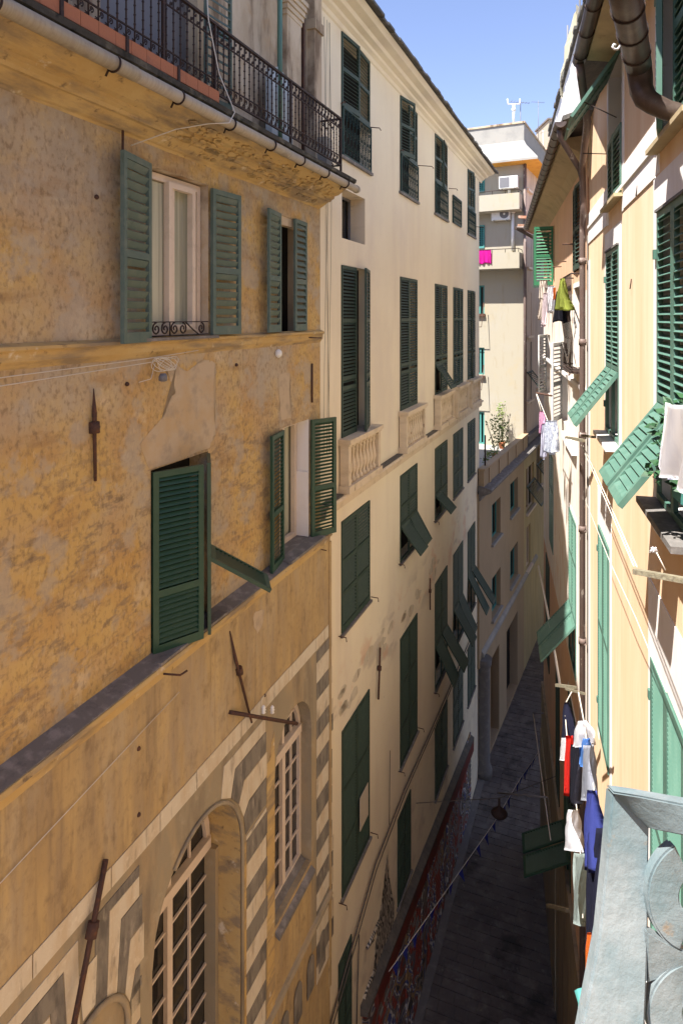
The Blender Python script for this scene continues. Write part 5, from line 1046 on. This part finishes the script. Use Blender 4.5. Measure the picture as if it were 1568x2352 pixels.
cl('top', 1244, 1251, 975, 1003, 13.5, 13.4, purple, 'purple top half hidden behind the rose shirt', GL, amp=.03, seed=10)
cl('trousers', 1245, 1257, 972, 1052, 13.3, 13.2, stripe, 'navy and white striped trousers on the middle washing line', GL, sway=(-.04, 0), amp=.03, seed=11)
cl('shirt', 1255, 1276, 965, 1040, 13.0, 12.6, prnt, 'white and blue printed shirt right of the striped trousers', GL, amp=.06, seed=12)
GM = 'laundry hung low beside the brown downpipe'
cl('jacket', 1294, 1315, 1612, 1712, 8.0, 7.7, navy, 'dark navy jacket bunched at the top of the low left line', GM, prof=lambda v: (.3-.3*v, .45+.55*v), amp=.04, seed=13)
cl('shirt', 1292, 1300, 1695, 1745, 7.9, 7.7, white, 'white vest peeping out left of the red trousers', GM, amp=.03, seed=14)
cl('trousers', 1300, 1315, 1690, 1822, 7.5, 7.3, red, 'bright red trousers on the low left line', GM, prof=lambda v: (0, 1-.35*v*v), amp=.03, seed=15)
cl('trousers', 1314, 1330, 1710, 1850, 7.3, 7.0, black, 'black trousers directly right of the red ones', GM, amp=.03, seed=17)
cl('scarf', 1328, 1350, 1655, 1712, 6.5, 6.3, white, 'small knotted white scarf above the light blue towel', GM, prof=lambda v: (.3-.2*v, .8), amp=.06, seed=18)
cl('towel', 1338, 1352, 1696, 1760, 6.4, 6.2, sky_b, 'light blue towel near the top of the low right line', GM, amp=.03, seed=19)
cl('towel', 1344, 1361, 1712, 1834, 6.2, 6.0, grey, 'pale grey towel next to the light blue one', GM, amp=.04, seed=20)
cl('sheet', 1347, 1379, 1813, 1992, 6.0, 5.5, royal, 'royal blue sheet, largest piece on the low right line', GM, prof=lambda v: (.3-.3*v+.35*v*v, .6+.4*v), amp=.05, seed=21)
cl('dress', 1349, 1392, 1900, 2170, 5.9, 5.4, navy, 'dark navy dress behind the royal blue sheet', GM, prof=lambda v: (.1+.15*v, 1-.35*v), amp=.05, seed=22)
cl('shirt', 1310, 1323, 1860, 1950, 7.0, 6.7, white, 'flimsy white shirt below the black trousers', GM, prof=lambda v: (.1+.2*v, .9-.1*v), amp=.06, seed=23)
cl('sheet', 1324, 1345, 1960, 2120, 6.6, 6.2, sage, 'pale sage sheet tapering toward its bottom corner', GM, prof=lambda v: (.1*v, 1-.25*v), amp=.04, seed=24)
cl('shirt', 1347, 1369, 2142, 2240, 5.6, 5.4, orange, 'bright orange shirt lowest on the line beside the pale railing', GM, prof=lambda v: (.2+.1*v, 1-.5*v), amp=.03, seed=25)
GLN = 'clotheslines between the right hand walls'
P = PX
line('clothesline', [P(1231, 903, 14), P(1242, 944, 13.8)], .008, 'short white cord from the iron rod down to the rose shirt', GLN)
line('clothesline', [P(1232, 904, 14), P(1258, 968, 13.0), P(1279, 1010, 12.4)], .008, 'white cord carrying the striped trousers and printed shirt', GLN)
line('clothesline', [P(1333, 1020, 8.2), P(1395, 1160, 5.6), P(1455, 1300, 4.05)], .0045, 'pair of pale cords stretched down toward the end of the wooden beam', GLN)
line('clothesline', [P(1338, 1022, 8.2), P(1400, 1158, 5.6), P(1462, 1302, 4.05)], .0045, 'second pale cord ending a little along the wooden beam', GLN)
line('clothesline', [P(1236, 1300, 16), P(1254, 1390, 14), P(1271, 1484, 12.4), P(1285, 1572, 11)], .022, 'thick twisted rope hanging beside the lowest sea green flap', GLN)
line('clothesline', [P(1312, 1590, 7.8), P(1296, 1620, 8), P(1302, 1700, 7.6), P(1330, 1900, 6.9), P(1338, 2110, 6.3)], .006, 'cord bearing the red and black trousers', GLN)
line('clothesline', [P(1328, 1590, 6.6), P(1340, 1655, 6.4), P(1362, 1800, 6), P(1385, 1990, 5.7), P(1400, 2200, 5.3)], .006, 'cord bearing the royal blue sheet', GLN)
line('clothesline', [P(1224, 1638, 17), P(1243, 1780, 15), P(1264, 1930, 13)], .012, 'thin light cable from the square hook over the dark alley', GLN)
line('clothesline', [P(1344, 1150, 7.6), P(1400, 1290, 6), P(1460, 1420, 4.9), P(1530, 1590, 3.9)], .0035, 'long taut cord falling to the right across the yellow wall', GLN)
def rod(name, a, c, r, label, m='wood', sq=True):
    bm = bmesh.new(); a, c = Vector(a), Vector(c)
    if sq:
        d = (c-a).normalized(); x = d.cross(Vector((0, 0, 1))).normalized()*r; z = Vector((0, 0, 1))*r; box(bm, a-x-z, c-a, 2*x, 2*z)
    else: tube(bm, [a, c], r, 6)
    top(name, bm, m, label, 'drying pole', 'poles that hold the clotheslines')
rod('drying_pole', P(1455, 1312, 4.0), P(1600, 1338, 3.7), .016, 'thick weathered wooden beam jutting from the right edge under the big shutters')
rod('drying_pole', P(1278, 1574, 9.3), P(1320, 1580, 8.6), .022, 'upper grey bar of the crossed pair beside the brown downpipe')
rod('drying_pole', P(1300, 1583, 8.3), P(1342, 1594, 7.4), .014, 'lower brown bar of the crossed pair beside the brown downpipe')
rod('drying_pole', P(1231, 902, 14), P(1268, 909, 13.8), .02, 'thin iron rod above the striped laundry', 'rust', False)
rod('drying_pole', P(1300, 1004, 10.5), P(1340, 1012, 9.6), .022, 'grey wooden bar on the white wall left of the middle sea green flap')
rod('drying_pole', P(1336, 1000, 8.3), P(1366, 1004, 8.0), .014, 'short dark bar just right of the downpipe beneath the middle flap')
rod('drying_pole', P(1144, 1822, 15), P(1256, 1832, 13.2), .018, 'pale metal rod sticking out over the dark alley', 'plastic_g', False)
rod('drying_pole', P(1259, 2080, 10.5), P(1303, 2092, 9.6), .03, 'dark wooden bar low over the alley beside the pale sage sheet')
rod('drying_pole', P(1224, 1638, 17), P(1246, 1638, 16.5), .018, 'short square hook high over the dark alley', 'plastic_g', False)
bm = bmesh.new(); 
for k in range(26):
    a = rnd.uniform(0, 6.28); z = rnd.uniform(-1, 1); c = P(1502, 1262, 3.9); q = c+Vector((math.cos(a), .4*math.sin(a), z))*.012; tube(bm, [c, q, c+Vector((math.cos(a), .4, z-.5))*rnd.uniform(.015, .035)], [.007, .006, .002], 4)
top('rag', bm, white, 'frayed white rag knotted on the cord above the wooden beam', 'rag')
line('clothesline', [P(1506, 1266, 3.9), P(1528, 1310, 3.85)], .004, 'short doubled cord tying the frayed rag to the wooden beam', GLN)
# lantern over the street
LN = empty('street_lantern', P(1146, 1868, 15.8)); tag(LN, 'dark round lantern hanging on a cable over the middle of the alley', 'street lamp')
bm = bmesh.new(); lathe(bm, (0, 0, 0), [(.07, -.08), (.17, -.05), (.20, .0), (.16, .05), (.08, .09), (.05, .15), (.03, .17), (.025, .36)], 18); build('lamp_shade', bm, M['iron'], LN)
bm = bmesh.new(); lathe(bm, (0, 0, -.13), [(.05, 0), (.10, .03), (.11, .06), (.05, .065)], 14); build('lamp_glass', bm, M['glass'], LN)
bm = bmesh.new(); lp = P(1146, 1868, 15.8)+Vector((0, 0, .36)); la = FA.P0+FA.u*(FA.s_(1060)); wl_ = Vector((la.x-.0, la.y-2.0, lp.z+.3)); wr_ = Vector((5.45, 16.2, lp.z+.3))
tube(bm, [Vector((1.75, 15.3, lp.z+.25)), lp, wr_], .01, 4); top('lantern_cable', bm, 'wire', 'thin black cable across the alley that carries the round lantern', 'cable')
# bunting
path = [P(893, 2232, 12.45), P(1017, 2057, 14.0), P(1133, 1892, 16.1), P(1196, 1786, 17.6), P(1236, 1728, 18.6)]
BN = empty('bunting', path[0]); tag(BN, 'string of small blue flags slanting along the dark alley below eye level', 'bunting')
bm = bmesh.new(); tube(bm, [p-path[0] for p in path], .007, 4); build('bunting_cord', bm, M['cord'], BN)
bl = CM('blue_flag', (.02, .03, .22)); nfl = 0
for i in range(22):
    t = .1+i*3.8/22; c = lerp_path(path, t)-path[0]; d = (lerp_path(path, min(t+.05, 3.99))-lerp_path(path, t)).normalized(); a = rnd.uniform(.2, .3); sw = Vector((rnd.uniform(-.1, .1), 0, 0))
    bm = bmesh.new(); prism(bm, [c-d*.09, c+d*.09, c+Vector((0, 0, -a))+sw], Vector((.006, 0, 0))); build('pennant', bm, bl, BN)
# near right window: drying cloth, plants in a box
cl('towel', 1527, 1600, 924, 1112, 3.3, 2.7, white, 'off white towel hung close by at the right edge in front of dark leaves', None, prof=lambda v: (0-.42*v, 1), amp=.012, seed=31, waves=2)
cl('cloth', 1545, 1640, 1010, 1100, 3.7, 3.2, stripe, 'striped cloth bunched behind the off white towel at the right edge', None, amp=.04, seed=32)
PB = empty('window_box', P(1555, 1170, 4.1)); tag(PB, 'dark leafy plants in a planter at the right edge under the big shutters', 'planter')
bm = bmesh.new(); box(bm, (.0, -.3, 0), (.14, 0, 0), (.12, .6, 0), (0, 0, .13)); build('trough', bm, M['teal_paint'], PB)
bm = bmesh.new()
for k in range(16): foliage(bm, Vector((rr.uniform(.02, .25), rr.uniform(-.3, .3), rr.uniform(.15, .6))), .09, .10, 34, .075, rr)
build('leaves', bm, dleaf, PB)
bm = bmesh.new()
for k in range(5): tube(bm, [(.1, -.24+k*.12, .1), (.14, -.24+k*.12+rr.uniform(-.05, .05), .5)], .008, 4)
build('stem', bm, M['wood'], PB)
# torn shade cloth on the roof poles
bm = bmesh.new(); pts = [(1322, 12), (1317, 60), (1309, 95), (1306, 130), (1296, 160), (1292, 190), (1288, 214)]; rowa = []
for i, (x, y) in enumerate(pts): c = P(x, y, 17.5); w_ = .14*(1-.5*abs(i-2)/4); rowa.append([bm.verts.new(c+Vector((w_*math.sin(k*1.1+i), w_*k*.3, rnd.uniform(-.06, .06)-w_*.4*k))) for k in range(4)])
for a, c in zip(rowa, rowa[1:]):
    for k in range(3): bm.faces.new([a[k], a[k+1], c[k+1], c[k]])
bmesh.ops.solidify(bm, geom=bm.faces[:], thickness=.01); top('shade_cloth', bm, CM('faded_straw_cloth', (.62, .58, .44)), 'tattered straw coloured cloth strung between roof poles above the white penthouse wall', 'shade cloth')
# ============================================================ roof clutter behind the eaves
for x, y, t, hgt, lab in ((1236, 300, 47, 2.2, 'thin television aerial on the distant roof left of the pale stair block'), (1195, 290, 31.5, 1.3, 'small television aerial at the right corner of the concrete attic')):
    bm = bmesh.new(); c = PX(x, y, t); tube(bm, [c-Vector((0, 0, 1.2)), c+Vector((0, 0, hgt))], .02, 5); tube(bm, [c+Vector((-.5, 0, hgt-.1)), c+Vector((.5, .2, hgt-.1))], .012, 4)
    for k in range(7): q = c+Vector((-.45+k*.15, (-.45+k*.15)*.2+.1, hgt-.1)); tube(bm, [q-Vector((0, .25-.02*k, 0)), q+Vector((0, .25-.02*k, 0))], .008, 4)
    top('tv_aerial', bm, M['plastic_g'], lab, 'aerial', 'television aerials on the roofs')
